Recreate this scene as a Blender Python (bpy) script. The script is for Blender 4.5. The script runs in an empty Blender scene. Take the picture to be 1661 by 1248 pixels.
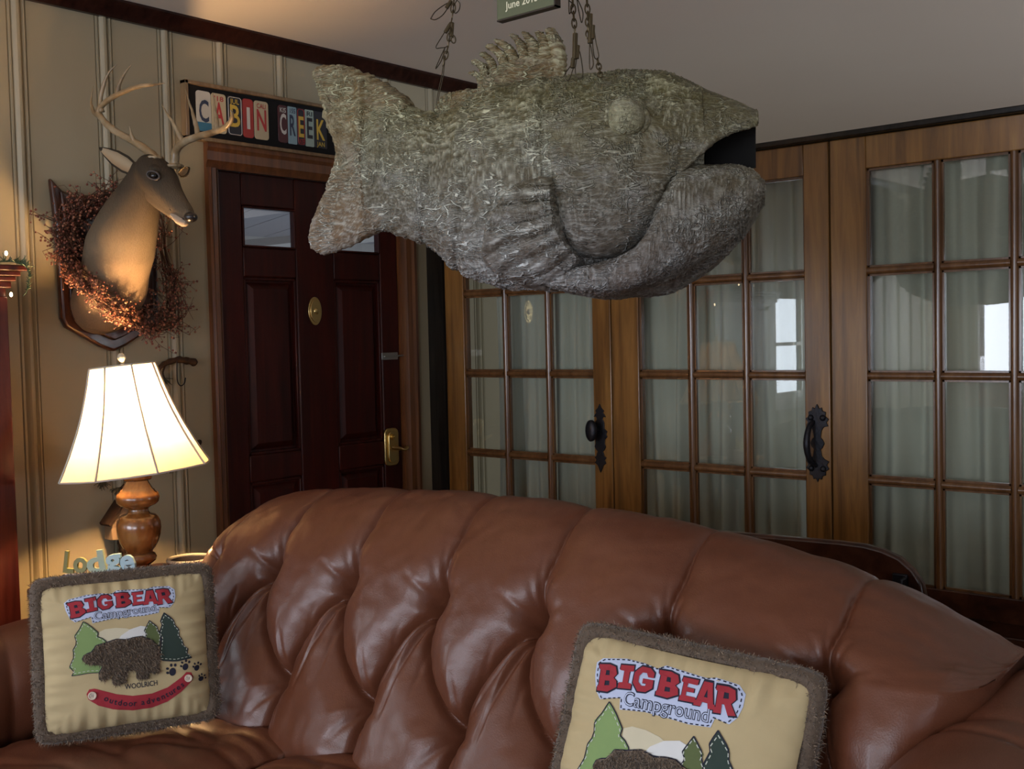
import bpy, bmesh, math, random
import numpy as np
from math import pi, sin, cos, radians, sqrt, atan2
from mathutils import Vector, Matrix, noise as mnoise
random.seed(7); RNG = np.random.default_rng(7)
SC = bpy.context.scene
COL = SC.collection

# ------------------------------------------------------------ camera
CAM = np.array([3.536, -3.541, 1.347])
YAW, PITCH, ROLL, FPX = .7113, .0439, -.0227, 1776.55
_cy, _sy, _cp, _sp = cos(YAW), sin(YAW), cos(PITCH), sin(PITCH)
FW = np.array([-_sy*_cp, _cy*_cp, -_sp]); _r0 = np.array([_cy, _sy, 0.]); _u0 = np.cross(_r0, FW)
RT = cos(ROLL)*_r0 + sin(ROLL)*_u0; UP = -sin(ROLL)*_r0 + cos(ROLL)*_u0
cam = bpy.data.cameras.new('camera'); camo = bpy.data.objects.new('camera', cam); COL.objects.link(camo)
camo.matrix_world = Matrix(((RT[0], UP[0], -FW[0], CAM[0]), (RT[1], UP[1], -FW[1], CAM[1]), (RT[2], UP[2], -FW[2], CAM[2]), (0, 0, 0, 1)))
cam.sensor_width = 36; cam.lens = 36*FPX/1661; cam.clip_start = .05
SC.camera = camo
def ray(u, v): return FW + (u-830.5)/FPX*RT - (v-624)/FPX*UP
def on_x(u, v, x): q = ray(u, v); return CAM + q*(x-CAM[0])/q[0]
def on_y(u, v, y): q = ray(u, v); return CAM + q*(y-CAM[1])/q[1]
def at_depth(u, v, d): return CAM + ray(u, v)*d

# ------------------------------------------------------------ world, exposure, lights
SC.view_settings.view_transform = 'Standard'; SC.view_settings.look = 'None'
SC.view_settings.gamma = 1; SC.view_settings.use_curve_mapping = False
SC.view_settings.exposure = 0.0
SC.cycles.max_bounces = 7; SC.cycles.diffuse_bounces = 4; SC.cycles.glossy_bounces = 4
SC.cycles.caustics_reflective = False; SC.cycles.caustics_refractive = False
SC.cycles.sample_clamp_indirect = 4
w = bpy.data.worlds.new('world'); SC.world = w; w.use_nodes = True
w.node_tree.nodes['Background'].inputs[0].default_value = (.72, .80, 1, 1)
w.node_tree.nodes['Background'].inputs[1].default_value = .5
def area(name, loc, direction, sx, sy, power, col=(1, 1, 1), spread=180):
    L = bpy.data.lights.new(name, 'AREA'); L.shape = 'RECTANGLE'; L.size = sx; L.size_y = sy
    L.energy = power; L.color = col; L.spread = radians(spread)
    o = bpy.data.objects.new(name, L); COL.objects.link(o); o.location = loc
    o.rotation_euler = Vector(direction).to_track_quat('-Z', 'Y').to_euler(); return o
LAMP_E = 1500.0
DAY = (.80, .86, 1.0)
# daylight standing outside the window openings of the room
area('daylight_left_window', (-.12, -3.35, 1.25), (1, 0, 0), 1.0, .76, 28, DAY)
area('daylight_rear_window', (1.35, -6.62, 1.35), (0, 1, 0), 2.1, 1.1, 100, DAY)
area('fill_light_added_window', (4.2, -6.62, 1.35), (-.25, 1, 0), 2.4, 1.1, 105, DAY)  # added fill light, placed where the door glass does not reflect it
area('daylight_right_window', (6.62, -3.2, 1.35), (-1, 0, 0), 1.5, 1.1, 14, DAY)
area('daylight_far_window', (6.62, 1.9, 1.2), (-1, -.05, .7), 1.6, 1.1, 150, DAY)

# ------------------------------------------------------------ materials
def mat(name, col=(.5, .5, .5), rough=.5, metal=0, spec=.5, **kw):
    m = bpy.data.materials.new(name); m.use_nodes = True
    b = m.node_tree.nodes['Principled BSDF']
    b.inputs['Base Color'].default_value = (*col, 1); b.inputs['Roughness'].default_value = rough
    b.inputs['Metallic'].default_value = metal; b.inputs['Specular IOR Level'].default_value = spec
    for k, v in kw.items(): b.inputs[k.replace('_', ' ')].default_value = v
    return m
class N:
    """small node helper"""
    def __init__(s, m): s.m = m; s.t = m.node_tree; s.b = s.t.nodes['Principled BSDF']; s.L = s.t.links
    def n(s, typ, ins=None, **attr):
        x = s.t.nodes.new(typ)
        for k, v in attr.items(): setattr(x, k, v)
        for k, v in (ins or {}).items():
            if isinstance(v, bpy.types.NodeSocket): s.L.new(v, x.inputs[k])
            else: x.inputs[k].default_value = v
        return x
    def coord(s, scale=(1, 1, 1), kind='Object', rot=(0, 0, 0)):
        c = s.n('ShaderNodeTexCoord'); mp = s.n('ShaderNodeMapping', {'Vector': c.outputs[kind], 'Scale': scale, 'Rotation': rot}); return mp.outputs[0]
    def noise(s, vec, scale, detail=4, rough=.55, dist=0): return s.n('ShaderNodeTexNoise', {'Vector': vec, 'Scale': scale, 'Detail': detail, 'Roughness': rough, 'Distortion': dist}).outputs[0]
    def ramp(s, fac, stops):
        r = s.n('ShaderNodeValToRGB', {'Fac': fac}); e = r.color_ramp.elements
        while len(e) < len(stops): e.new(.5)
        for el, (p, c) in zip(e, stops): el.position = p; el.color = (*c, 1) if len(c) == 3 else c
        return r.outputs[0]
    def mix(s, f, a, b, mode='MIX'):
        x = s.n('ShaderNodeMix', data_type='RGBA', blend_type=mode)
        for k, v in ((0, f), (6, a), (7, b)):
            if isinstance(v, bpy.types.NodeSocket): s.L.new(v, x.inputs[k])
            else: x.inputs[k].default_value = v if k == 0 else (*v, 1)
        return x.outputs[2]
    def math(s, op, a, b=0.):
        x = s.n('ShaderNodeMath', operation=op)
        for k, v in ((0, a), (1, b)):
            if isinstance(v, bpy.types.NodeSocket): s.L.new(v, x.inputs[k])
            else: x.inputs[k].default_value = v
        return x.outputs[0]
    def bump(s, h, strength=.3, dist=.01, normal=None):
        ins = {'Height': h, 'Strength': strength, 'Distance': dist}
        if normal: ins['Normal'] = normal
        x = s.n('ShaderNodeBump', ins); s.L.new(x.outputs[0], s.b.inputs['Normal']); return x.outputs[0]
    def col(s, o): s.L.new(o, s.b.inputs['Base Color'])
    def rough(s, o): s.L.new(o, s.b.inputs['Roughness'])
def wood(name, c0, c1, c2, rough=.35, scale=(30, 30, 2.2), coat=0., knots=True):
    m = mat(name, c1, rough, 0, .5 if max(c1) > .1 else .25); k = N(m); v = k.coord(scale)
    n1 = k.noise(v, 1.3, 5, .6, .6); n2 = k.noise(k.coord((2.5, 2.5, .9)), 2.2, 3, .5)
    c = k.ramp(n1, [(.3, c0), (.5, c1), (.72, c2)])
    c = k.mix(k.math('MULTIPLY', n2, .55), c, c0, 'MULTIPLY') if knots else c
    k.col(c); k.bump(n1, .06, .004); k.b.inputs['Coat Weight'].default_value = coat; k.b.inputs['Coat Roughness'].default_value = .15
    return m
M = {}
def _paint():
    m = mat('khaki_painted_panel', (.30, .26, .175), .5); k = N(m)
    n = k.noise(k.coord((1, 1, 1)), 3, 4); k.col(k.mix(k.math('MULTIPLY', n, .35), (.32, .275, .18), (.25, .215, .135)))
    k.bump(k.noise(k.coord((40, 40, 14)), 4, 3), .08, .002); return m
M['paint'] = _paint()
def _ceil():
    m = mat('ceiling_paint', (.55, .50, .42), .55); k = N(m)
    n = k.noise(k.coord((1, 1, 1)), .9, 3); k.col(k.mix(n, (.82, .75, .65), (.76, .67, .58)))
    k.bump(k.noise(k.coord(), 60, 2), .05, .002); return m
M['ceiling'] = _ceil()
M['crown'] = wood('dark_walnut_trim', (.012, .004, .003), (.03, .009, .006), (.05, .016, .01), .3)
M['blacktrim'] = wood('blackened_trim', (.008, .007, .006), (.018, .015, .012), (.03, .025, .02), .3)
M['pine'] = wood('golden_stained_birch', (.11, .045, .009), (.25, .115, .026), (.38, .19, .048), .32, (22, 22, 1.4), .3)
M['muntin'] = wood('stained_muntin_wood', (.085, .035, .012), (.16, .07, .024), (.25, .125, .05), .28, (22, 22, 2), .4)
M['cherry'] = wood('dark_cherry_door_wood', (.022, .003, .002), (.042, .005, .003), (.065, .008, .004), .42, (25, 25, 1.6), .0)
M['casing'] = wood('stained_door_casing', (.09, .03, .009), (.16, .058, .018), (.24, .09, .028), .36, (25, 25, 1.6), .3)
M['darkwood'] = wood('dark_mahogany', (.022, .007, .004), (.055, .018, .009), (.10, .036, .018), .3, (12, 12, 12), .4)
M['floor'] = wood('oak_floor', (.3, .2, .12), (.42, .3, .2), (.5, .38, .26), .35, (2, 30, 30))
M['brass'] = mat('aged_brass', (.62, .45, .18), .28, 1)
M['steel'] = mat('dull_steel', (.34, .33, .31), .4, 1)
def _iron():
    m = mat('black_wrought_iron', (.018, .018, .022), .45, .7); k = N(m); k.bump(k.noise(k.coord(), 90, 3), .4, .003); return m
M['iron'] = _iron()
M['chain'] = mat('tarnished_chain', (.10, .075, .04), .45, .8)
def _glass():
    m = bpy.data.materials.new('window_glass'); m.use_nodes = True; t = m.node_tree; t.nodes.clear()
    o = t.nodes.new('ShaderNodeOutputMaterial'); mx = t.nodes.new('ShaderNodeMixShader'); tr = t.nodes.new('ShaderNodeBsdfTransparent')
    gl = t.nodes.new('ShaderNodeBsdfGlossy'); gl.inputs['Roughness'].default_value = .012; fr = t.nodes.new('ShaderNodeFresnel'); fr.inputs[0].default_value = 1.85
    tr.inputs[0].default_value = (.93, .95, .93, 1)
    ge = t.nodes.new('ShaderNodeNewGeometry'); iv = t.nodes.new('ShaderNodeMath'); iv.operation = 'SUBTRACT'; iv.inputs[0].default_value = 1; t.links.new(ge.outputs['Backfacing'], iv.inputs[1])
    ml = t.nodes.new('ShaderNodeMath'); ml.operation = 'MULTIPLY'; t.links.new(fr.outputs[0], ml.inputs[0]); t.links.new(iv.outputs[0], ml.inputs[1])
    t.links.new(ml.outputs[0], mx.inputs[0]); t.links.new(tr.outputs[0], mx.inputs[1]); t.links.new(gl.outputs[0], mx.inputs[2]); t.links.new(mx.outputs[0], o.inputs[0]); return m
M['glass'] = _glass()

# ------------------------------------------------------------ geometry
class G:
    def __init__(s): s.V = []; s.F = []; s.n = 0
    def add(s, V, F):
        V = np.asarray(V, float); s.V.append(V); s.F += [[i+s.n for i in f] for f in F]; s.n += len(V); return s
    def box(s, a, b):
        x0, y0, z0 = a; x1, y1, z1 = b
        return s.add([(x0, y0, z0), (x1, y0, z0), (x1, y1, z0), (x0, y1, z0), (x0, y0, z1), (x1, y0, z1), (x1, y1, z1), (x0, y1, z1)],
                     [(3, 2, 1, 0), (4, 5, 6, 7), (0, 1, 5, 4), (1, 2, 6, 5), (2, 3, 7, 6), (3, 0, 4, 7)])
    def obox(s, c, ax, h):          # oriented box: centre, 3 axes, half sizes
        ax = [np.array(a, float) for a in ax]; c = np.array(c, float); V = []
        for sz in (-1, 1):
            for sx, sy in ((-1, -1), (1, -1), (1, 1), (-1, 1)): V.append(c+ax[0]*h[0]*sx+ax[1]*h[1]*sy+ax[2]*h[2]*sz)
        return s.add(V, [(3, 2, 1, 0), (4, 5, 6, 7), (0, 1, 5, 4), (1, 2, 6, 5), (2, 3, 7, 6), (3, 0, 4, 7)])
    def tube(s, P, r, n=8, closed=False, flat=1.):
        P = np.asarray(P, float); m = len(P); r = np.broadcast_to(np.asarray(r, float), (m,))
        T = np.zeros_like(P)
        if closed: T = np.roll(P, -1, 0)-np.roll(P, 1, 0)
        else: T[1:-1] = P[2:]-P[:-2]; T[0] = P[1]-P[0]; T[-1] = P[-1]-P[-2]
        T /= np.linalg.norm(T, axis=1)[:, None]+1e-12
        a = np.array([0, 0, 1.]) if abs(T[0][2]) < .9 else np.array([1., 0, 0]); u = np.cross(T[0], a); u /= np.linalg.norm(u); V = []
        for i in range(m):
            u = u-T[i]*(u@T[i]); u /= np.linalg.norm(u)+1e-12; w_ = np.cross(T[i], u)
            for j in range(n):
                t = 2*pi*j/n; V.append(P[i]+r[i]*(cos(t)*u+flat*sin(t)*w_))
        F = []
        for i in range(m if closed else m-1):
            i2 = (i+1) % m
            for j in range(n): j2 = (j+1) % n; F.append((i*n+j, i*n+j2, i2*n+j2, i2*n+j))
        if not closed: F.append(tuple(range(n))[::-1]); F.append(tuple((m-1)*n+j for j in range(n)))
        return s.add(V, F)
    def lathe(s, prof, c=(0, 0, 0), n=32, axis=2, cap=True, fn=None):
        V = []; c = np.array(c, float)
        for r, h in prof:
            for j in range(n):
                t = 2*pi*j/n; rr = fn(r, t, h) if fn else r; p = [rr*cos(t), rr*sin(t), h]
                if axis == 0: p = [p[2], p[0], p[1]]
                if axis == 1: p = [p[1], p[2], p[0]]
                V.append(c+p)
        F = []; m = len(prof)
        for i in range(m-1):
            for j in range(n): j2 = (j+1) % n; F.append((i*n+j, i*n+j2, (i+1)*n+j2, (i+1)*n+j))
        if cap: F.append(tuple(range(n))[::-1]); F.append(tuple((m-1)*n+j for j in range(n)))
        return s.add(V, F)
    def grid(s, P, wrap=False, flip=False):   # P: (a,b,3)
        P = np.asarray(P, float); a, b = P.shape[:2]; F = []
        for i in range(a-1):
            for j in range(b if wrap else b-1):
                j2 = (j+1) % b; f = (i*b+j, i*b+j2, (i+1)*b+j2, (i+1)*b+j); F.append(f[::-1] if flip else f)
        return s.add(P.reshape(-1, 3), F)
    def prism(s, poly, fr, d0, d1):   # poly 2d; fr=(origin, ax, ay, az)
        o, ax, ay, az = [np.array(q, float) for q in fr]; n = len(poly); V = [o+ax*p[0]+ay*p[1]+az*d0 for p in poly]+[o+ax*p[0]+ay*p[1]+az*d1 for p in poly]
        F = [tuple(range(n))[::-1], tuple(range(n, 2*n))]+[(i, (i+1) % n, n+(i+1) % n, n+i) for i in range(n)]
        return s.add(V, F)
    def sphere(s, c, r, nu=10, nv=14, sc=(1, 1, 1), ax=None):
        P = np.zeros((nu+1, nv, 3))
        for i in range(nu+1):
            a = pi*i/nu
            for j in range(nv): t = 2*pi*j/nv; P[i, j] = (sin(a)*cos(t)*sc[0]*r, sin(a)*sin(t)*sc[1]*r, -cos(a)*sc[2]*r)
        if ax is not None: P = P @ np.array(ax, float)
        return s.grid(P+np.array(c, float), wrap=True)
def wloc(o):
    v = np.zeros(3)
    while o: v = v+np.array(o.location); o = o.parent
    return v
def tag(o, label=None, cat=None, group=None, kind=None):
    if label: o['label'] = label
    if cat: o['category'] = cat
    if group: o['group'] = group
    if kind: o['kind'] = kind
    return o
def O(name, g, m, parent=None, local=False, smooth=True, bevel=0, ang=35, sub=0, weld=False, seg=2):
    V = np.vstack(g.V)
    if parent is not None and not local: V = V-wloc(parent)
    me = bpy.data.meshes.new(name); me.from_pydata(V.tolist(), [], g.F); me.validate(verbose=False)
    bm = bmesh.new(); bm.from_mesh(me)
    if weld: bmesh.ops.remove_doubles(bm, verts=bm.verts, dist=1e-5)
    bmesh.ops.recalc_face_normals(bm, faces=bm.faces); bm.to_mesh(me); bm.free()
    ms = m if isinstance(m, (list, tuple)) else [m]
    for x in ms: me.materials.append(x)
    o = bpy.data.objects.new(name, me); COL.objects.link(o)
    if parent is not None: o.parent = parent
    if smooth:
        for p in me.polygons: p.use_smooth = True
        if ang < 180:
            me.set_sharp_from_angle(angle=radians(ang))
    if bevel:
        b = o.modifiers.new('bevel', 'BEVEL'); b.width = bevel; b.segments = seg; b.limit_method = 'ANGLE'; b.angle_limit = radians(40); b.harden_normals = False
    if sub:
        b = o.modifiers.new('subdivision', 'SUBSURF'); b.levels = sub; b.render_levels = sub
    return o
def E(name, loc, label=None, cat=None, group=None, kind=None):
    o = bpy.data.objects.new(name, None); COL.objects.link(o); o.location = loc; o.empty_display_size = .1
    return tag(o, label, cat, group, kind)
def smoothpath(P, n=60):    # Catmull-Rom through points
    P = np.asarray(P, float); Q = np.vstack([2*P[0]-P[1], P, 2*P[-1]-P[-2]]); out = []; m = len(P)-1
    for t in np.linspace(0, m-1e-9, n):
        i = int(t); f = t-i; p0, p1, p2, p3 = Q[i], Q[i+1], Q[i+2], Q[i+3]
        out.append(.5*((2*p1)+(-p0+p2)*f+(2*p0-5*p1+4*p2-p3)*f*f+(-p0+3*p1-3*p2+p3)*f**3))
    return np.array(out)
def lerp(x, xs, ys): return float(np.interp(x, xs, ys))
def pcurve(loops, depth=0.0, offset=0.0, res=1):   # filled 2D outline(s) -> verts, faces (z thickness = depth)
    cu = bpy.data.curves.new('c', 'CURVE'); cu.dimensions = '2D'; cu.fill_mode = 'BOTH'; cu.extrude = depth/2; cu.offset = offset
    for lp in loops:
        sp = cu.splines.new('POLY'); sp.points.add(len(lp)-1); sp.use_cyclic_u = True
        for p, q in zip(sp.points, lp): p.co = (q[0], q[1], 0, 1)
    return _conv(cu)
def _conv(cu):
    o = bpy.data.objects.new('tmp', cu); COL.objects.link(o); dg = bpy.context.evaluated_depsgraph_get(); me = bpy.data.meshes.new_from_object(o.evaluated_get(dg))
    V = np.array([v.co[:] for v in me.vertices]).reshape(-1, 3); F = [list(p.vertices) for p in me.polygons]
    bpy.data.objects.remove(o); bpy.data.meshes.remove(me); return V, F
def text(s, size=1, depth=0.0, offset=0.0, space=1.0, shear=0, align='CENTER'):
    cu = bpy.data.curves.new('t', 'FONT'); cu.body = s; cu.size = size; cu.extrude = depth/2; cu.offset = offset; cu.space_character = space; cu.shear = shear
    cu.align_x = align; cu.align_y = 'CENTER'; cu.resolution_u = 3; return _conv(cu)
for _n in ('cherry',): M[_n].node_tree.nodes['Principled BSDF'].inputs['Specular IOR Level'].default_value = .22
# ------------------------------------------------------------ the room
H = 2.53; XR = 6.6; YB = -6.6; YF = 7.0
O('floor', G().box((-.1, YB, -.08), (XR, YF, 0)), M['floor']).__setitem__('kind', 'structure')
O('ceiling', G().box((-.1, YB, H), (XR, YF, H+.08)), M['ceiling']).__setitem__('kind', 'structure')
# left wall: moulded vertical boards; profile in y swept in z, with the front door and window openings
def board_profile():
    cs = [-6.3, -6.03, -5.77, -5.5, -5.2, -4.95, -4.68, -4.4, -4.15, -3.87, -3.6, -3.32, -3.05, -2.78, -2.5, -2.22, -1.85, -1.548, -1.31, -1.078, -.8, -.526, -.236, .04, .332, .6, .87, 1.15, 1.42, 1.7, 1.98, 2.25, 2.5, 2.8, 3.1, 3.4, 3.7, 4.0, 4.3, 4.6, 4.9, 5.2, 5.5, 5.8, 6.1, 6.4, 6.7]
    pr = [(-.034, 0), (-.031, -.006), (-.028, 0), (-.021, 0), (-.018, -.006), (-.0135, 0), (-.009, .006), (-.004, .009), (.004, .009), (.009, .006), (.0135, -.006), (.018, 0), (.021, .004), (.025, .004), (.028, -.007), (.031, 0)]
    P = [(YB, 0)]
    for c in cs: P += [(c+a, b) for a, b in pr]
    return P+[(YF, 0)]
PROF = board_profile()
def wall_strip(g, y0, y1, z0, z1):
    ys = [p[0] for p in PROF]; xs = [p[1] for p in PROF]
    pts = [(y0, lerp(y0, ys, xs))]+[p for p in PROF if y0 < p[0] < y1]+[(y1, lerp(y1, ys, xs))]
    g.grid(np.array([[(x, y, z0) for y, x in pts], [(x, y, z1) for y, x in pts]]))
    g.grid(np.array([[(-.1, y0, z0), (-.1, y1, z0)], [(-.1, y0, z1), (-.1, y1, z1)]]), flip=True)
g = G()
DY0, DY1, DZ = -1.115, -.185, 2.01
WY0, WY1, WZ0, WZ1 = -3.85, -2.85, .87, 1.63
wall_strip(g, YB, WY0, 0, H); wall_strip(g, WY0, WY1, 0, WZ0); wall_strip(g, WY0, WY1, WZ1, H); wall_strip(g, WY1, DY0, 0, H)
wall_strip(g, DY0, DY1, DZ, H); wall_strip(g, DY1, YF, 0, H)
o = O('wall_left', g, M['paint'], ang=30); o['kind'] = 'structure'
# rear wall (behind the camera) with a wide window and an added one for fill light, right wall with two windows, far wall beyond the folding doors
def wall_with_holes(name, axis, c, t, u0, u1, holes):
    g = G(); us = sorted({u0, u1, *[h[0] for h in holes], *[h[1] for h in holes]})
    for a, b in zip(us, us[1:]):
        zz = [0, H]
        for h in holes:
            if h[0] <= a and b <= h[1]: zz = [0, h[2], h[3], H]
        for k in range(0, len(zz), 2):
            p, q = (a, zz[k]), (b, zz[k+1])
            g.box((p[0], c, p[1]), (q[0], c+t, q[1])) if axis == 'y' else g.box((c, p[0], p[1]), (c+t, q[0], q[1]))
    o = O(name, g, M['paint'], smooth=False); o['kind'] = 'structure'; return o
wall_with_holes('wall_back', 'y', YB-.1, .1, 0, XR, [(.3, 2.4, .8, 1.9), (3.0, 5.4, .8, 1.9)])
wall_with_holes('wall_right', 'x', XR, .1, YB, YF, [(-3.95, -2.45, .8, 1.9), (1.1, 2.7, .65, 1.75)])
wall_with_holes('wall_far', 'y', YF, .1, 0, XR, [])
def window(name, fr, u0, u1, z0, z1, nu=3, nz=2):
    r = E(name, fr(u0*.5+u1*.5, z0, 0), kind='structure'); f = G()
    def bx(a, b, c, d, t0, t1):
        p = np.array([fr(a, c, t0), fr(b, d, t1)]); f.box(p.min(0), p.max(0))
    for (a, b, c, d) in ((u0-.07, u0, z0-.07, z1+.07), (u1, u1+.07, z0-.07, z1+.07), (u0, u1, z1, z1+.07), (u0, u1, z0-.07, z0)): bx(a, b, c, d, -.02, .025)
    for (a, b, c, d) in ((u0, u0+.04, z0, z1), (u1-.04, u1, z0, z1), (u0, u1, z1-.04, z1), (u0, u1, z0, z0+.04)): bx(a, b, c, d, -.06, -.02)
    for i in range(1, nu): u = u0+(u1-u0)*i/nu; bx(u-.012, u+.012, z0, z1, -.05, -.03)
    for i in range(1, nz): z = z0+(z1-z0)*i/nz; bx(u0, u1, z-.012, z+.012, -.05, -.03)
    O('window_frame', f, M['whitewood'], r, smooth=False)
    q = G(); P = np.array([fr(u0, z0, -.041), fr(u1, z1, -.039)]); q.box(P.min(0), P.max(0)); O('window_pane', q, M['glass'], r, smooth=False)
    return r
M['whitewood'] = mat('white_window_wood', (.6, .58, .54), .4)
window('window_1', lambda u, z, t: (t, u, z), WY0, WY1, WZ0, WZ1, 2, 2)
window('window_2', lambda u, z, t: (u, YB+t, z), .3, 2.4, .8, 1.9, 4, 2)
window('added_window', lambda u, z, t: (u, YB+t, z), 3.0, 5.4, .8, 1.9, 4, 2)  # unseen window added to carry the second rear fill light
window('window_3', lambda u, z, t: (XR-t, u, z), -3.95, -2.45, .8, 1.9)
window('window_4', lambda u, z, t: (XR-t, u, z), 1.1, 2.7, .65, 1.75)
# crown moulding along the left wall
def crown(g, y0, y1, x0=0):
    pr = [(0, H), (.062, H), (.062, H-.008), (.05, H-.016), (.036, H-.034), (.026, H-.044), (.022, H-.052), (.018, H-.055), (0, H-.055)]
    V = [(x0+a, y, b) for y in (y0, y1) for a, b in pr]; n = len(pr)
    g.add(V, [tuple(range(n)), tuple(range(n, 2*n))[::-1]]+[(i, (i+1) % n, n+(i+1) % n, n+i) for i in range(n)])
g = G(); crown(g, YB, YF); o = O('trim_1', g, M['crown'], ang=20); o['kind'] = 'structure'
# ---- front door (cherry) with casing
d = E('door_1', (0, (DY0+DY1)/2, 0), kind='structure')
g = G(); X0, X1 = -.045, -.008
SL = [(-1.105, -.99), (-.735, -.64), (-.325, -.185)]
def dbox(y0, y1, z0, z1, x0=X0, x1=X1): g.box((x0, y0, z0), (x1, y1, z1))
for a, b in ((-1.107, -.997), (-.743, -.548+.0), (-.29, -.187)): dbox(a, b, 0, 2.0)
rails = [(0, .2), (.80, .905), (1.60, 1.716), (1.874, 2.0)]
for a, b in ((-.997, -.743), (-.548, -.29)):
    for z0, z1 in rails: dbox(a, b, z0, z1)
O('door_slab', g, M['cherry'], d, bevel=.006)
g = G()
for a, b in ((-.997, -.743), (-.548, -.29)):
    for z0, z1 in ((.2, .80), (.905, 1.60)):
        g.box((-.04, a, z0), (-.03, b, z1))
        i = .045   # raised field
        V = [(-.03, a+.02, z0+.02), (-.03, b-.02, z0+.02), (-.03, b-.02, z1-.02), (-.03, a+.02, z1-.02), (-.014, a+i, z0+i), (-.014, b-i, z0+i), (-.014, b-i, z1-i), (-.014, a+i, z1-i)]
        g.add(V, [(4, 5, 6, 7), (0, 1, 5, 4), (1, 2, 6, 5), (2, 3, 7, 6), (3, 0, 4, 7), (3, 2, 1, 0)])
O('door_panel', g, M['cherry'], d, smooth=False)
g = G()
for a, b in ((-.997, -.743), (-.548, -.29)):
    for z0, z1 in ((1.716, 1.874),):
        for q in ((a, a+.008, z0, z1), (b-.008, b, z0, z1), (a, b, z0, z0+.008), (a, b, z1-.008, z1)): g.box((-.03, q[0], q[2]), (-.004, q[1], q[3]))
    for z0, z1 in ((.2, .80), (.905, 1.60)):
        for q in ((a, a+.012, z0, z1), (b-.012, b, z0, z1), (a, b, z0, z0+.012), (a, b, z1-.012, z1)): g.box((-.03, q[0], q[2]), (-.012, q[1], q[3]))
O('panel_moulding', g, M['cherry'], d, bevel=.003)
g = G()
for a, b in ((-.997, -.743), (-.548, -.29)): g.box((-.03, a, 1.716), (-.026, b, 1.874))
O('door_glass', g, M['glass'], d, smooth=False)
# hardware
g = G(); h = on_x(633, 725, -.008); hy, hz = h[1], h[2]
def stadium(w_, h_, n=12): return [(w_/2*cos(t), (h_/2-w_/2)+w_/2*sin(t)) for t in np.linspace(0, pi, n)]+[(w_/2*cos(t), -(h_/2-w_/2)+w_/2*sin(t)) for t in np.linspace(pi, 2*pi, n)]
FA = lambda y, z, x=0: ((x, y, z), (0, 1, 0), (0, 0, 1), (1, 0, 0))
def rrect(w_, h_, r, n=5):
    out = []
    for cx, cy, a0 in ((w_/2-r, h_/2-r, 0), (-w_/2+r, h_/2-r, pi/2), (-w_/2+r, -h_/2+r, pi), (w_/2-r, -h_/2+r, 1.5*pi)):
        out += [(cx+r*cos(t), cy+r*sin(t)) for t in np.linspace(a0, a0+pi/2, n)]
    return out
g.prism(rrect(.082, .165, .024), FA(hy, hz, -.008), 0, .012); g.prism(stadium(.05, .14), FA(hy, hz, -.008), .012, .02)
lk = O('door_lock', g, M['brass'], d, bevel=.003)
g = G(); g.tube([(.01, hy, hz-.005), (.05, hy, hz-.005)], .009, 12); g.tube(smoothpath([(.048, hy-.045, hz+.004), (.056, hy-.01, hz-.002), (.056, hy+.025, hz-.012), (.05, hy+.048, hz-.002)], 14), [.006, .008]+[.009]*10+[.011, .009], 10, flat=.8); O('lever_handle', g, M['brass'], lk)
g = G(); g.tube([(.01, hy, hz+.045), (.024, hy, hz+.045)], .014, 16); g.tube([(.024, hy, hz+.045), (.028, hy, hz+.045)], .006, 10); O('lock_cylinder', g, M['brass'], lk)
p = on_x(510, 505, -.008); g = G(); g.prism([(.034*cos(t), .058*sin(t)*(1+.0*cos(t))) for t in np.linspace(0, 2*pi, 29)[:-1]], FA(p[1], p[2], -.008), 0, .006)
g.sphere((.0, p[1]+.004, p[2]), .014, 8, 12, (.5, 1, 1)); g.prism([(.026*cos(t), .046*sin(t)) for t in np.linspace(0, 2*pi, 29)[:-1]], FA(p[1], p[2], -.008), .006, .009); O('viewer_plate', g, M['brass'], d, bevel=.002)
p = on_x(630, 578, -.008); g = G(); g.box((-.008, p[1]-.045, p[2]-.016), (.0, p[1]+.05, p[2]+.016)); g.box((0, p[1]-.035, p[2]-.005), (.008, p[1]+.045, p[2]+.003)); g.tube([(.004, p[1]+.03, p[2]), (.012, p[1]+.09, p[2]+.002)], .004, 8); O('door_chain_latch', g, M['steel'], d, bevel=.002)
# casing
g = G()
def casing_v(y0, y1, z0, z1):
    pr = [(0, y0), (.026, y0), (.03, y0+.2*(y1-y0)), (.024, y0+.35*(y1-y0)), (.024, y0+.7*(y1-y0)), (.015, y0+.88*(y1-y0)), (.012, y1), (0, y1)]
    V = [(a, y, z) for z in (z0, z1) for a, y in pr]; n = len(pr); g.add(V, [tuple(range(n))[::-1], tuple(range(n, 2*n))]+[(i, (i+1) % n, n+(i+1) % n, n+i) for i in range(n)])
def casing_h(z0, z1, y0, y1):
    pr = [(0, z1), (.026, z1), (.03, z1-.2*(z1-z0)), (.024, z1-.35*(z1-z0)), (.024, z1-.7*(z1-z0)), (.015, z1-.88*(z1-z0)), (.012, z0), (0, z0)]
    V = [(a, y, z) for y in (y0, y1) for a, z in pr]; n = len(pr); g.add(V, [tuple(range(n))[::-1], tuple(range(n, 2*n))]+[(i, (i+1) % n, n+(i+1) % n, n+i) for i in range(n)])
casing_v(-1.165, DY0, 0, 2.0); casing_v(-.1, DY1, 0, 2.0); casing_h(2.0, 2.095, -1.165, -.1)
for a, b in ((DY0-.0, DY0+.008), (DY1-.002, DY1+.006)): g.box((-.1, a, 0), (.004, b, DZ))
g.box((-.1, DY0, 2.002), (.004, DY1, DZ))
O('trim_2', g, M['casing'], ang=20)['kind'] = 'structure'
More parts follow.
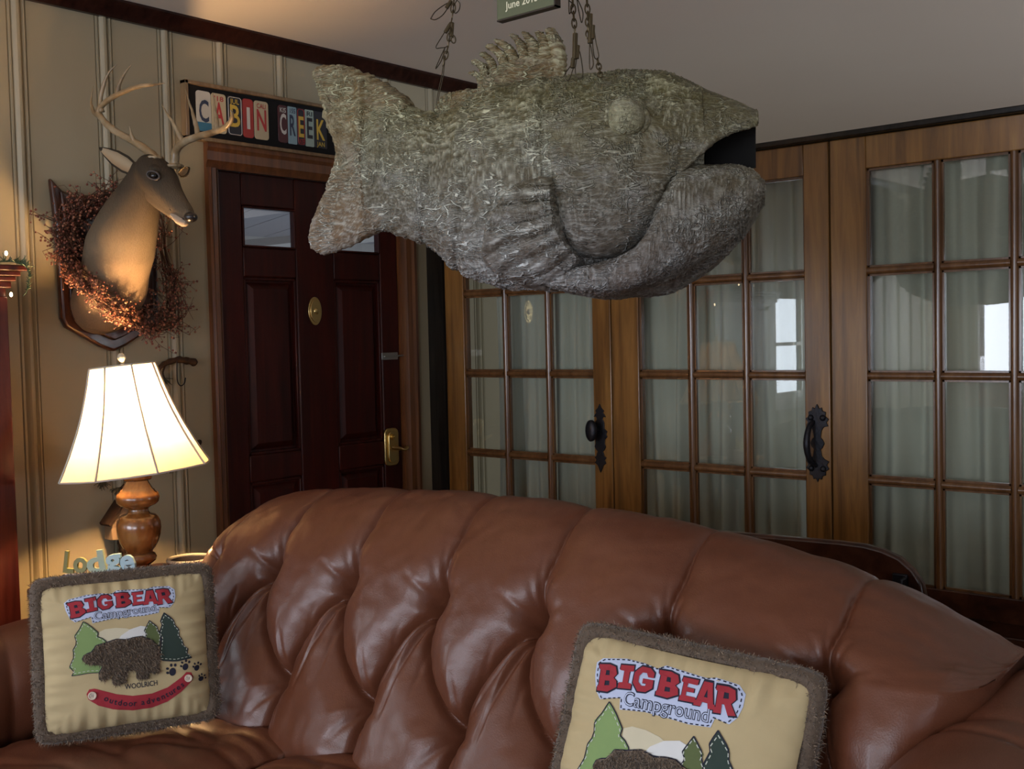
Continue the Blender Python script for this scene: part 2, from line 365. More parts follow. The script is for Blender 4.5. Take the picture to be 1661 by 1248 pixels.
# porch outside the front door: boarded soffit and a white beam
M['porch'] = mat('porch_boards', (.42, .40, .42), .7); M['white'] = mat('white_paint', (.8, .78, .75), .5)
t = E('porch_roof', (-1.6, -.6, 2.4), 'grey porch ceiling and white beams outside the front door', 'porch')
g = G()
for i in range(16): g.obox((-1.9+.0*i, -2.2+.32*i, 2.30), ((1, 0, .12), (0, 1, 0), (-.12, 0, 1)), (1.4, .155, .015))
O('porch_soffit', g, M['porch'], t, smooth=False)
g = G(); g.tube([(-2.6, -1.2, 1.7), (-1.9, 2.2, 2.15)], .05, 4); g.box((-3.3, -2.3, 1.0), (-3.2, 3, 2.15)); O('porch_beam', g, M['white'], t, smooth=False)
# ---- folding french doors across the opening at y=0 (glass above, solid panel below)
FD = [(.098, .21, .915, 1.004), (1.008, 1.136, 1.828, 1.919), (1.925, 2.05, 2.745, 2.84), (2.845, 2.965, 3.66, 3.76)]
ROWS = [.50, .838, 1.188, 1.538, 1.876]; YD0, YD1 = 0.0, .045; TOPZ = 1.983
def arch_prof(w_, n=7): return [(w_*(i/(n-1)-.5), .010*sin(pi*i/(n-1))**.6+.002) for i in range(n)]
def rib(g, a, b, wdt, axis, y=.008):   # rounded muntin bar proud of the sash face
    if axis == 'v': x, z0, z1 = a, b[0], b[1]; P = [[(x+u, y-h, z) for u, h in arch_prof(wdt)] for z in (z0, z1)]
    else: z, x0, x1 = a, b[0], b[1]; P = [[(x, y-h, z+u) for u, h in arch_prof(wdt)] for x in (x0, x1)]
    g.grid(np.array(P)); 
def leaf(i, x0, g0, g1, x1):
    r = E('door_%d' % (i+2), ((x0+x1)/2, .02, 0), kind='structure'); g = G()
    for a, b in ((x0, g0), (g1, x1)): g.box((a, YD0, .01), (b, YD1, TOPZ))
    g.box((g0, YD0, ROWS[-1]), (g1, YD1, TOPZ))
    O('door_sash', g, M['pine'], r, bevel=.003)
    g = G(); g.box((g0, YD0, .01), (g1, YD1, .12)); g.box((g0, YD0, .42), (g1, YD1, ROWS[0])); O('lower_rail', g, M['darkwood'], r, bevel=.003)  # rail and panel darker than the sash: shade behind sofa in the colour
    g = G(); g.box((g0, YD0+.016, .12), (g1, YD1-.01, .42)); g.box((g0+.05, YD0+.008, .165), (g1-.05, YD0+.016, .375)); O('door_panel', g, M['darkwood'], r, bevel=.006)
    g = G(); cw = (g1-g0)/3
    for k in range(1, 3):
        x = g0+cw*k; g.box((x-.011, .010, ROWS[0]), (x+.011, .034, ROWS[-1])); g.grid(np.array([[(x+u, .012-h, z) for u, h in arch_prof(.024)] for z in (ROWS[0], ROWS[-1])]))
    for z in ROWS[1:-1]:
        for k in range(3):
            a, b = g0+cw*k+(.0105 if k else 0), g0+cw*(k+1)-(.0105 if k < 2 else 0)
            g.box((a, .010, z-.011), (b, .034, z+.011)); g.grid(np.array([[(x, .012-h, z+u) for u, h in arch_prof(.024)] for x in (a, b)]))
    # glazing bead round each light
    for k in range(3):
        for z0, z1 in zip(ROWS, ROWS[1:]):
            a, b = g0+cw*k, g0+cw*(k+1); a += .011 if k else 0; b -= .011 if k < 2 else 0
            c, e = z0+(.011 if z0 != ROWS[0] else 0), z1-(.011 if z1 != ROWS[-1] else 0); s = .007
            for q in ((a, a+s, c, e), (b-s, b, c, e), (a, b, c, c+s), (a, b, e-s, e)): g.box((q[0], .012, q[2]), (q[1], .024, q[3]))
    O('door_muntins', g, M['muntin'], r, ang=50)
    g = G(); g.box((g0-.003, .0235, ROWS[0]-.003), (g1+.003, .0265, ROWS[-1]+.003)); O('door_glass', g, M['glass'], r, smooth=False)
    return r
leaves = [leaf(i, *q) for i, q in enumerate(FD)]
g = G(); g.box((-.0, -.012, 0), (.094, .05, 2.0)); g.box((3.765, -.01, 0), (XR, .05, 2.0)); O('wall_front', g, M['blacktrim'], smooth=False)['kind'] = 'structure'
g = G(); g.box((0, -.03, TOPZ+.002), (XR, .06, TOPZ+.022)); O('trim_3', g, M['blacktrim'], bevel=.004)['kind'] = 'structure'
# ---- iron hardware on the doors
def mirror_poly(half): return half+[(-x, y) for x, y in half[::-1] if abs(x) > 1e-6]
FB = lambda x, z, y=0: ((x, y, z), (1, 0, 0), (0, 0, 1), (0, -1, 0))
kx, kz = .936, .93
g = G()
half = [(0, .140), (.006, .128), (.010, .122), (.022, .112), (.016, .104), (.024, .096), (.030, .086), (.018, .088), (.013, .078), (.022, .066), (.022, .04), (.036, .03), (.030, .018), (.036, .008), (.024, -.002), (.022, -.02), (.028, -.032), (.020, -.046), (.012, -.052), (.017, -.06), (.020, -.07), (.029, -.076), (.020, -.086), (.028, -.098), (.014, -.108), (.008, -.122), (0, -.138)]
g.prism(mirror_poly(half), FB(kx+.01, kz), .0, .005)
kp = O('backplate', g, M['iron'], leaves[0], bevel=.0015)
g = G(); g.lathe([(.010, 0), (.010, .03), (.026, .034), (.032, .040), (.032, .050), (.024, .056), (.01, .058)], (0, 0, 0), 20)
V = np.vstack(g.V); g = G().add(np.c_[kx-.0+V[:, 0]*.8, -.004-V[:, 2], kz+.035+V[:, 1]*1.35], g.F); O('door_knob', g, M['iron'], leaves[0], ang=60)
hx, hz2 = 1.872, .955; g = G()
half = [(0, .136), (.008, .120), (.017, .124), (.020, .112), (.032, .108), (.030, .094), (.042, .084), (.034, .072), (.04, .06), (.024, .056), (.016, .044), (.012, .02), (.020, .012), (.026, 0), (.020, -.014), (.012, -.022), (.016, -.044), (.026, -.054), (.042, -.062), (.034, -.074), (.042, -.088), (.030, -.096), (.030, -.11), (.018, -.114), (.015, -.126), (.006, -.122), (0, -.136)]
g.prism(mirror_poly(half), FB(hx, hz2), 0, .006); 
for sx in (-1, 1):
    for zz in (.088, -.088): g.sphere((hx+sx*.022, -.006, hz2+zz), .011, 6, 10)
O('backplate', g, M['iron'], leaves[1], bevel=.0015)
g = G(); g.tube(smoothpath([(hx-.012, -.004, hz2+.075), (hx-.018, -.03, hz2+.055), (hx-.02, -.045, hz2), (hx-.016, -.032, hz2-.055), (hx-.004, -.004, hz2-.08)], 24), np.interp(np.linspace(0, 1, 24), [0, .5, 1], [.007, .012, .007]), 10); O('pull_handle', g, M['iron'], leaves[1])
# ---- curtains behind the glass
M['curtain'] = mat('sage_linen_curtain', (.46, .45, .38), .9); k = N(M['curtain']); k.bump(k.noise(k.coord((300, 300, 300)), 1, 2), .15, .001)
k.b.inputs['Sheen Weight'].default_value = .2
def curtain(x0, x1, seed, label, gather=1.55):
    rs = np.random.default_rng(seed); n = 180; zs = np.linspace(.1, 1.965, 30); ph = rs.uniform(0, 6, 6); P = np.zeros((len(zs), n, 3))
    for i, z in enumerate(zs):
        f = (z-.1)/1.865
        for j in range(n):
            s = j/(n-1); a = 0
            for q, (fr_, am) in enumerate(((5.3, .020), (9.1, .011), (14.7, .005))): a += am*gather*sin(2*pi*fr_*(s+.015*sin(3*f+ph[q]))*(x1-x0)/.9+ph[q])
            P[i, j] = (x0+(x1-x0)*(s+.008*sin(4*f+ph[3]+s*9)), .105+a*(1-.35*f), z)
    g = G().grid(P); o = O('curtain', g, M['curtain'], ang=180); md = o.modifiers.new('s', 'SOLIDIFY'); md.thickness = .002
    tag(o, label, 'curtain', 'curtains behind the french doors'); return o
curtain(.30, 1.0, 1, 'pale grey curtain hanging behind glass of leftmost folding door')
curtain(1.03, 1.90, 2, 'pale grey curtain behind middle folding door reflecting the lamp')
curtain(1.98, 2.80, 3, 'pale grey curtain hanging behind the glass of rightmost folding door')
M['lace'] = mat('white_lace', (.75, .75, .74), .9)
# ------------------------------------------------------------ vectorised noise for sculpted surfaces
_perm = np.random.default_rng(3).permutation(256); _perm = np.concatenate([_perm, _perm, _perm])
_grad = np.random.default_rng(4).normal(size=(256, 3)); _grad /= np.linalg.norm(_grad, axis=1)[:, None]
def pnoise(P):
    P = np.asarray(P, float); I = np.floor(P).astype(int); f = P-I; I &= 255; u = f*f*f*(f*(f*6-15)+10); out = 0
    for dx in (0, 1):
        for dy in (0, 1):
            for dz in (0, 1):
                h = _perm[_perm[_perm[(I[..., 0]+dx) & 255]+((I[..., 1]+dy) & 255)]+((I[..., 2]+dz) & 255)]
                d = (_grad[h]*(f-np.array([dx, dy, dz]))).sum(-1)
                out = out+d*(u[..., 0] if dx else 1-u[..., 0])*(u[..., 1] if dy else 1-u[..., 1])*(u[..., 2] if dz else 1-u[..., 2])
    return out*1.6
def ridged(P, s): return 1-np.abs(pnoise(np.asarray(P)*np.array(s)))*2.2      # crest = 1
def set_attr(o, name, vals):
    a = o.data.attributes.new(name, 'FLOAT', 'POINT'); a.data.foreach_set('value', np.asarray(vals, np.float32))

# ------------------------------------------------------------ the hanging fish
FD0 = 2.72; FO = at_depth(870, 300, FD0); PHI = radians(10)
_fh = np.array([FW[0], FW[1], 0]); _fh /= np.linalg.norm(_fh)
EX = cos(PHI)*_r0-sin(PHI)*_fh; EZ = np.array([0, 0, 1.]); EY = np.cross(EZ, EX)      # EY points away from the camera
def fl(u, v, off=0.0):        # pixel outline of the near silhouette -> fish plane coordinates (length, height)
    q = ray(u, v); n = EY; t = ((FO+EY*off-CAM)@n)/(q@n); p = CAM+q*t-FO; return p@EX, p@EZ
def FL(pts, off=0.0): return np.array([fl(u, v, off) for u, v in pts])
fish = E('fish_sculpture', FO, 'giant greenish papier-mache bass with open mouth hanging on chains above the sofa', 'sculpture')
TOP = FL([(585, 190), (610, 160), (640, 158), (680, 180), (705, 187), (740, 182), (770, 166), (800, 145), (850, 136), (900, 129), (960, 123), (1020, 119), (1085, 120), (1120, 137), (1160, 157), (1200, 171), (1228, 188)])
BOT = FL([(585, 345), (595, 372), (620, 372), (660, 385), (700, 401), (730, 430), (760, 450), (800, 464), (850, 469), (900, 470), (930, 462), (990, 440), (1040, 415), (1090, 370), (1128, 300)])
WID = [(585, .035), (620, .055), (680, .085), (740, .125), (800, .16), (870, .185), (950, .195), (1020, .19), (1085, .17), (1130, .145), (1180, .115), (1228, .085)]
WX = np.array([fl(u, 300)[0] for u, _ in WID]); WW = np.array([w_ for _, w_ in WID])
def sm(xs, ys):
    def f(x):
        x = np.asarray(x, float); acc = 0
        for d_, w_ in ((-.02, .2), (-.01, .25), (0, .1), (.01, .25), (.02, .2)): acc = acc+w_*np.interp(x+d_, xs, ys)
        return acc
    return f
ftop = sm(TOP[:, 0], TOP[:, 1]); fbot = sm(BOT[:, 0], BOT[:, 1]); fwid = sm(WX, WW)
XS0, XS1 = fl(585, 300)[0], fl(1128, 262)[0]
def body_y(x, z):    # near surface (negative EY) of the body at plane coordinates
    zt, zb = ftop(x), fbot(x); zc, hh = (zt+zb)/2, (zt-zb)/2; q = np.clip(np.abs((z-zc)/hh), 0, .999)
    return -fwid(x)*(1-q**2.4)**(1/2.2)
def loc2w(P):         # (x, y, z) in fish coordinates -> offset from root
    P = np.asarray(P); return P[..., 0:1]*EX+P[..., 1:2]*EY+P[..., 2:3]*EZ
def wrinkle(P):       # P fish coords (...,3) -> ridge crest 0..1
    w1 = pnoise(P*7); w2 = pnoise(P*5+9); W = P+np.stack([w1, w2, w1], -1)*.03; W = W+pnoise(P*22)[..., None]*.006
    hz = np.clip(ridged(W, (13, 13, 95)), 0, 1)**5; hz2 = np.clip(ridged(W+5, (26, 26, 150)), 0, 1)**6
    vt = np.clip(ridged(W+2, (110, 40, 14)), 0, 1)**5; cr = np.clip(ridged(W+7, (55, 55, 60)), 0, 1)**6
    mv = np.clip((pnoise(P*np.array([9, 4, 2.5])+3)-.12)*4, 0, 1); mh = np.clip((pnoise(P*6+1)+.35)*2.2, 0, 1)
    return np.clip(hz*mh+.6*hz2*(1-mv)+.8*vt*mv+.4*cr, 0, 1.2)
def _fishmat(name, brown=0.0, eye=False):
    m = mat(name, (.2, .18, .12), .5); k = N(m); at = k.n('ShaderNodeAttribute', attribute_name='ridge').outputs['Fac']
    v = k.coord((1, 1, 1), rot=(0, 0, -atan2(EX[1], EX[0]))); sc_ = lambda *a: k.n('ShaderNodeMapping', {'Vector': v, 'Scale': a}).outputs[0]; big = k.noise(v, 5, 4, .6); big2 = k.noise(v, 2.2, 3, .5)
    g1 = k.n('ShaderNodeSeparateXYZ', {'Vector': v}).outputs[2]
    hgt = k.n('ShaderNodeMapRange', {'Value': g1, 'From Min': -.28, 'From Max': .18}).outputs[0]
    low = k.mix(big, (.078, .070, .068), (.19, .146, .12)); up_ = k.mix(big, (.060, .054, .018), (.16, .135, .045))
    base = k.mix(hgt, low, up_)
    if eye: base = k.mix(big, (.20, .19, .10), (.36, .35, .22))
    if brown: base = k.mix(k.math('MULTIPLY', big2, brown), base, (.24, .12, .035))
    # fine brushed strokes on top of the sculpted ridges
    d = k.noise(v, 9, 3, .6); wv = k.n('ShaderNodeVectorMath', {0: v, 1: k.n('ShaderNodeCombineXYZ', {0: k.math('MULTIPLY', d, .02), 2: k.math('MULTIPLY', d, .035)}).outputs[0]}, operation='ADD').outputs[0]
    s1 = k.n('ShaderNodeMapping', {'Vector': wv, 'Scale': (22, 22, 120)}).outputs[0]
    e1 = k.n('ShaderNodeTexVoronoi', {'Vector': s1, 'Scale': 1.0}, feature='DISTANCE_TO_EDGE').outputs['Distance']
    fine = k.ramp(e1, [(.0, (1, 1, 1)), (.04, (.85, .85, .85)), (.09, (0, 0, 0))])
    s2 = k.n('ShaderNodeMapping', {'Vector': wv, 'Scale': (120, 60, 26), 'Rotation': (0, .25, 0)}).outputs[0]; e2 = k.n('ShaderNodeTexVoronoi', {'Vector': s2, 'Scale': 1.0}, feature='DISTANCE_TO_EDGE').outputs['Distance']
    m2 = k.ramp(k.noise(sc_(9, 7, 2), 1.3, 2, .5), [(.50, (0, 0, 0)), (.60, (1, 1, 1))]); fine = k.mix(1, fine, k.mix(1, k.ramp(e2, [(0, (1, 1, 1)), (.05, (.6, .6, .6)), (.12, (0, 0, 0))]), m2, 'MULTIPLY'), 'LIGHTEN')
    s3 = k.n('ShaderNodeMapping', {'Vector': wv, 'Scale': (60, 60, 75)}).outputs[0]; e3_ = k.n('ShaderNodeTexVoronoi', {'Vector': s3, 'Scale': 1.0}, feature='DISTANCE_TO_EDGE').outputs['Distance']
    m3 = k.ramp(k.noise(v, 6, 3, .6), [(.52, (0, 0, 0)), (.62, (.8, .8, .8))]); fine = k.mix(1, fine, k.mix(1, k.ramp(e3_, [(0, (1, 1, 1)), (.06, (.5, .5, .5)), (.14, (0, 0, 0))]), m3, 'MULTIPLY'), 'LIGHTEN')
    msk = k.ramp(k.noise(v, 14, 3, .6), [(.44, (.0, .0, .0)), (.56, (1, 1, 1))]); fine = k.mix(1, fine, msk, 'MULTIPLY')
    st = k.math('MAXIMUM', k.math('MULTIPLY', at, .42), fine); st = k.math('MULTIPLY', st, k.ramp(k.noise(v, 30, 2, .5), [(.25, (.25, .25, .25)), (.55, (1, 1, 1))]))
    hd = k.n('ShaderNodeMapRange', {'Value': k.n('ShaderNodeSeparateXYZ', {'Vector': v}).outputs[0], 'From Min': .03, 'From Max': .09, 'To Min': 1.0, 'To Max': .50}).outputs[0]; st = k.math('MULTIPLY', st, hd)
    db_ = k.ramp(k.noise(sc_(8, 8, 10), 1.6, 5, .72), [(.50, (0, 0, 0)), (.68, (1, 1, 1))]); db_ = k.math('MULTIPLY', db_, k.n('ShaderNodeMapRange', {'Value': hgt, 'To Min': .75, 'To Max': .18}).outputs[0]); base = k.mix(db_, base, (.46, .47, .46)); st = k.math('MAXIMUM', st, k.math('MULTIPLY', at, .5))  # paler, cooler patches toward the belly: low window light in the colour
    lite = k.mix(hgt, (.74, .77, .80), (.68, .66, .42)); 
    dark = k.ramp(k.noise(sc_(30, 30, 60), 3, 4, .7), [(.35, (.55, .5, .45)), (.6, (1, 1, 1))]); base = k.mix(1, base, dark, 'MULTIPLY')
    k.col(k.mix(st, base, lite)); k.rough(k.n('ShaderNodeMapRange', {'Value': st, 'To Min': .52, 'To Max': .33}).outputs[0])
    h = k.math('ADD', k.math('MULTIPLY', fine, .9), k.math('MULTIPLY', k.noise(sc_(50, 60, 150), 2, 4, .6), .5)); k.bump(h, 1.0, .007); return m
M['fish'] = _fishmat('papier_mache_green_bronze'); M['fishtail'] = _fishmat('papier_mache_brown', .95)
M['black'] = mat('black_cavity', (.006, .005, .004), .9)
def fishmesh(name, gridP, m, amp=.0045, parent=None, wrap=False, extra=None, crest=None, caps=False, dispdir=None, ang=180, k=1.0):
    P = np.asarray(gridP, float); R_ = wrinkle(P)*k
    du = np.gradient(P, axis=0); dv = np.gradient(P, axis=1) if not wrap else (np.roll(P, -1, 1)-np.roll(P, 1, 1)); n_ = np.cross(du, dv); n_ /= np.linalg.norm(n_, axis=-1)[..., None]+1e-9
    c = P.mean(axis=(0, 1)); 
    if (((P-c)*n_).sum(-1)).mean() < 0: n_ = -n_
    lump = pnoise(P*9)*.006+pnoise(P*20+3)*.0025
    D = P+n_*(R_*amp+lump)[..., None]+(0 if extra is None else n_*extra[..., None])
    g = G().grid(loc2w(D), wrap=wrap)
    if caps: a, b = P.shape[:2]; g.F.append(tuple(range(b))[::-1]); g.F.append(tuple((a-1)*b+j for j in range(b)))
    o = O(name, g, m, parent or fish, local=True, ang=ang); set_attr(o, 'ridge', (R_ if crest is None else np.maximum(R_*.6, crest)).reshape(-1)); return o
# body: superelliptic sections
nx, na = 560, 220
xs = np.linspace(XS0, XS1+.02, nx); th = np.linspace(0, 2*pi, na, endpoint=False)
zt, zb, wd = ftop(xs), fbot(xs), fwid(xs); zc, hh = (zt+zb)/2, (zt-zb)/2
C_, S_ = np.cos(th), np.sin(th)
P = np.zeros((nx, na, 3)); P[..., 0] = xs[:, None]; P[..., 1] = -wd[:, None]*np.sign(C_)*np.abs(C_)**.9; P[..., 2] = zc[:, None]+hh[:, None]*np.sign(S_)*np.abs(S_)**.86
fold = np.zeros((nx, na))      # vertical seams in the wrapped cloth
for (u0, v0, u1, v1, a) in ((893, 120, 900, 420, -.005), (745, 440, 770, 330, -.006), (690, 395, 715, 270, -.005), (650, 180, 600, 370, -.004)):
    A_, B_ = np.array(fl(u0, v0)), np.array(fl(u1, v1)); t_ = np.clip(((P[..., 2]-A_[1])/(B_[1]-A_[1])), -.1, 1.1); xx = A_[0]+(B_[0]-A_[0])*t_
    fold += a*np.exp(-((P[..., 0]-xx)/.007)**2)
    fold += -a*.9*np.exp(-((P[..., 0]-xx+.02)/.014)**2)
fishmesh('body', P, M['fish'], .0048, wrap=True, extra=fold, caps=True)
# generic raised patch on the near side of the body: rings from outline to centre
def dens(pts, n=160, closed=True):
    pts = np.asarray(pts, float); Q = np.vstack([pts, pts[:1]]) if closed else pts
    S = smoothpath(Q, n*4) if not closed else _closed_cr(pts, n*4); L = np.r_[0, np.cumsum(np.linalg.norm(np.diff(S, axis=0), axis=1))]; t = np.linspace(0, L[-1], n+(1 if closed else 0))
    out = np.stack([np.interp(t, L, S[:, i]) for i in range(S.shape[1])], 1); return out[:-1] if closed else out
def _closed_cr(p, n):
    m = len(p); out = []
    for t in np.linspace(0, m, n):
        i = int(t) % m; f = t-int(t); p0, p1, p2, p3 = p[i-1], p[i], p[(i+1) % m], p[(i+2) % m]
        out.append(.5*((2*p1)+(-p0+p2)*f+(2*p0-5*p1+4*p2-p3)*f*f+(-p0+3*p1-3*p2+p3)*f**3))
    return np.array(out)
def patch(name, pix, cen, thick, m, base=body_y, edge=.018, rings=70, n=240, detail=None, sink=.03, tpts=None, off=-.17, k=1.0, parent=None):
    pts = [(u, v) for u, v, *_ in pix]; T = np.array([(q[2] if len(q) > 2 else 1.) for q in pix])
    L3 = np.c_[FL(pts, off), T]; B = dens(L3, n); c = np.array(fl(*cen, off)); rows = []; CR = []
    for s in np.linspace(0, .9995, rings):
        e = s**1.25; xy = B[:, :2]*(1-e)+c*e; dist = np.linalg.norm(B[:, :2]-xy, axis=1)
        q = np.clip(dist/edge, 0, 1); t = thick*np.sqrt(1-(1-q)**2); t = t*(B[:, 2]*(1-e)+e)
        y = base(xy[:, 0], xy[:, 1])-t
        if detail is not None: dd, cc = detail(xy[:, 0], xy[:, 1]); y = y-dd*q; CR.append(cc)
        rows.append(np.c_[xy[:, 0], y, xy[:, 1]])
    back = rows[0].copy(); back[:, 1] += sink; rows = [back]+rows
    return fishmesh(name, np.array(rows), m, .0042, wrap=True, k=k, parent=parent, crest=np.array([CR[0]]+CR) if CR else None)
# gill cover / cheek, free along its lower rear edge
patch('gill_cover', [(893, 200, 0), (896, 260, .4), (901, 320, .8), (912, 370, 1), (928, 404, 1.2), (960, 418, 1.3), (1000, 413, 1.3), (1038, 391, 1.3), (1064, 352, 1.2), (1076, 322, 1.1), (1084, 300, .9), (1105, 278, .7), (1122, 262, .4), (1115, 235, .1), (1090, 200, 0), (1040, 160, 0), (980, 150, 0), (920, 160, 0)], (985, 300), .030, M['fish'], edge=.035, k=.55)
# eye
ex_, ez_ = fl(1017, 197, -.16); ey_ = float(body_y(ex_, ez_))
tt = np.linspace(0, pi, 40); aa = np.linspace(0, 2*pi, 60, endpoint=False); r_ = .043
P = np.zeros((40, 60, 3)); P[..., 0] = ex_+r_*.95*np.sin(tt)[:, None]*np.cos(aa); P[..., 2] = ez_+r_*np.sin(tt)[:, None]*np.sin(aa); P[..., 1] = ey_-.018-r_*.95*np.cos(tt)[:, None]
M['fisheye'] = _fishmat('papier_mache_eye', 0, eye=True)
fishmesh('eye', P, M['fisheye'], .003, wrap=True, k=.5)
g = []; aa = np.linspace(0, 2*pi, 80, endpoint=False)
P = np.zeros((80, 14, 3))
for j in range(14):
    b = 2*pi*j/14; rr = .045+.006*cos(b); P[:, j, 0] = ex_+rr*np.cos(aa); P[:, j, 2] = ez_+rr*np.sin(aa); P[:, j, 1] = ey_+.007*sin(b)-.006
fishmesh('eye_socket', np.concatenate([P, P[:1]]), M['fish'], .002, wrap=True)
# lower jaw: loft from the throat to the chin, lip proud of the body
JT = FL([(880, 440), (935, 428), (990, 420), (1040, 396), (1070, 325), (1080, 290), (1102, 262), (1130, 257), (1180, 259), (1222, 258), (1238, 272), (1246, 288)], -.17)
JB = FL([(880, 462), (935, 475), (985, 482), (1030, 474), (1100, 441), (1150, 415), (1200, 368), (1228, 335), (1240, 308), (1244, 300), (1246, 292)], -.17)
jt, jb = sm(JT[:, 0], JT[:, 1]), sm(JB[:, 0], JB[:, 1]); j0, j1 = JT[0, 0], JT[-1, 0]
xs = j0+(j1-j0)*(1-(1-np.linspace(0, 1, 300))**1.5); na = 120; th = np.linspace(0, 2*pi, na, endpoint=False); C_, S_ = np.cos(th), np.sin(th)
jw = np.interp(xs, [j0, fl(960, 300)[0], fl(1040, 300)[0], fl(1100, 300)[0], fl(1180, 300)[0], fl(1230, 300)[0], j1], [.12, .19, .205, .195, .15, .10, .03])
a_, b_ = jt(xs), np.minimum(jb(xs), jt(xs)-.004); P = np.zeros((300, na, 3)); P[..., 0] = xs[:, None]
P[..., 1] = -jw[:, None]*np.sign(C_)*np.abs(C_)**.55; P[..., 2] = ((a_+b_)/2)[:, None]+((a_-b_)/2)[:, None]*np.sign(S_)*np.abs(S_)**np.where(S_ > 0, .42, .75)
P[..., 2] += np.where(P[..., 1] > 0, -.02-.10*(P[..., 1]), 0)*np.clip((xs-fl(1020, 300)[0])/.1, 0, 1)[:, None]
ex = -.022*np.exp(-((P[..., 2]-(a_*.55+b_*.45)[:, None])/.012)**2)*np.clip((xs-fl(1050, 300)[0])/.05, 0, 1)[:, None]*0
fishmesh('lower_jaw', P, M['fish'], .0045, wrap=True, extra=ex, caps=True, k=.8)
# upper jaw: hollow hood, near lip arched up, far side reaching down
hx = np.linspace(fl(1100, 262)[0], fl(1229, 200, -.1)[0], 70); LIP = FL([(1100, 285), (1126, 264), (1150, 228), (1190, 207), (1228, 193)], -.12); lipz = sm(LIP[:, 0], LIP[:, 1]); zlow = fl(1180, 268)[1]
P = np.zeros((70, 90, 3))
for i, x in enumerate(hx):
    zt_ = float(ftop(x)); w_ = float(fwid(x))*1.02; zc_ = min(float(lipz(x)), zt_-.012)
    near = np.linspace(0, pi/2, 45); far = np.linspace(pi/2, pi, 45)
    P[i, :45, 0] = x; P[i, :45, 1] = -w_*np.cos(near)**.7; P[i, :45, 2] = zc_+(zt_-zc_)*np.sin(near)
    P[i, 45:, 0] = x; P[i, 45:, 1] = w_*.85*np.abs(np.cos(far))**.7; P[i, 45:, 2] = zlow+(zt_-zlow)*np.sin(far)**.7
o = fishmesh('upper_jaw', P, M['fish'], .003, k=.6)
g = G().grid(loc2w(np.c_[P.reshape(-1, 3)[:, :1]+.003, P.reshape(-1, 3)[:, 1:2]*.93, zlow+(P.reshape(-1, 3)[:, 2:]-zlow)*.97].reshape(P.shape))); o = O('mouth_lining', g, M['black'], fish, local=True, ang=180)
lp = np.c_[hx, -np.array([float(fwid(x)) for x in hx])*1.0, np.minimum(lipz(hx), ftop(hx)-.012)]
t_ = np.linspace(0, 1, 30); e0 = lp[-1]; arc = np.c_[e0[0]+.0*t_, -float(fwid(hx[-1]))*np.cos(t_*pi), e0[2]+(float(ftop(hx[-1]))-e0[2])*np.sin(t_*pi)]
lipline = np.vstack([lp, arc[1:]]); 
P = []
for i in range(len(lipline)): P.append([lipline[i]+np.array([.0, .007*cos(b), .007*sin(b)]) for b in np.linspace(0, 2*pi, 10, endpoint=False)])
fishmesh('upper_lip', np.array(P), M['fish'], .003, wrap=True)
# mouth interior (dark) and far branch of the jaw
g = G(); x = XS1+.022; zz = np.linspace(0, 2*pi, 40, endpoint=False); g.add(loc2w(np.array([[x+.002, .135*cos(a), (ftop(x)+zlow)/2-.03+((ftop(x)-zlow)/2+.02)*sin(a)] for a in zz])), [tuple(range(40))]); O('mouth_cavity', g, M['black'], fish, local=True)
path = np.array([[*fl(1050, 440), .10], [*fl(1095, 444), .16], [*fl(1140, 428), .17], [*fl(1185, 385), .15], [*fl(1215, 345), .11]]); path = smoothpath(path, 60)
P = [[np.array([p[0], p[2]-.02, p[1]])+np.array([.0, r*cos(b), .9*r*sin(b)]) for b in np.linspace(0, 2*pi, 40, endpoint=False)] for p, r in zip(path, np.interp(np.linspace(0, 1, 60), [0, .3, .7, 1], [.018, .028, .028, .012]))]
fishmesh('far_jaw', np.array(P), M['fish'], .003, wrap=True, k=.5)
# pectoral fin with fan ridges
o_ = np.array(fl(1120, 290, -.2))
def rays(x, z):
    a = np.arctan2(z-o_[1], -(x-o_[0])); s = np.abs(np.sin(a*30+pnoise(np.stack([x*5, z*5, x*0], -1))*1.0)); r = np.hypot(x-o_[0], z-o_[1]); return .017*(s**.55)*np.clip((r-.06)/.05, 0, 1)+.012*np.clip((r-.1)/.2, 0, 1), 1.5*s**14*np.clip(.35+1.6*pnoise(np.stack([x*26, z*26, x*0], -1)), 0, 1)+.5*np.clip(ridged(np.stack([a*26, r*4, a*0], -1), (1, 1, 1)), 0, 1)**7
patch('pectoral_fin', [(893, 292, .7), (862, 293, .8), (828, 308), (800, 334), (783, 362), (776, 392), (772, 415), (788, 436), (815, 455), (850, 466), (885, 465), (915, 454), (936, 436), (942, 420), (928, 404, 1), (912, 372, 1), (901, 325, .9)], (868, 385), .034, M['fish'], edge=.014, detail=rays, off=-.2, k=.8)
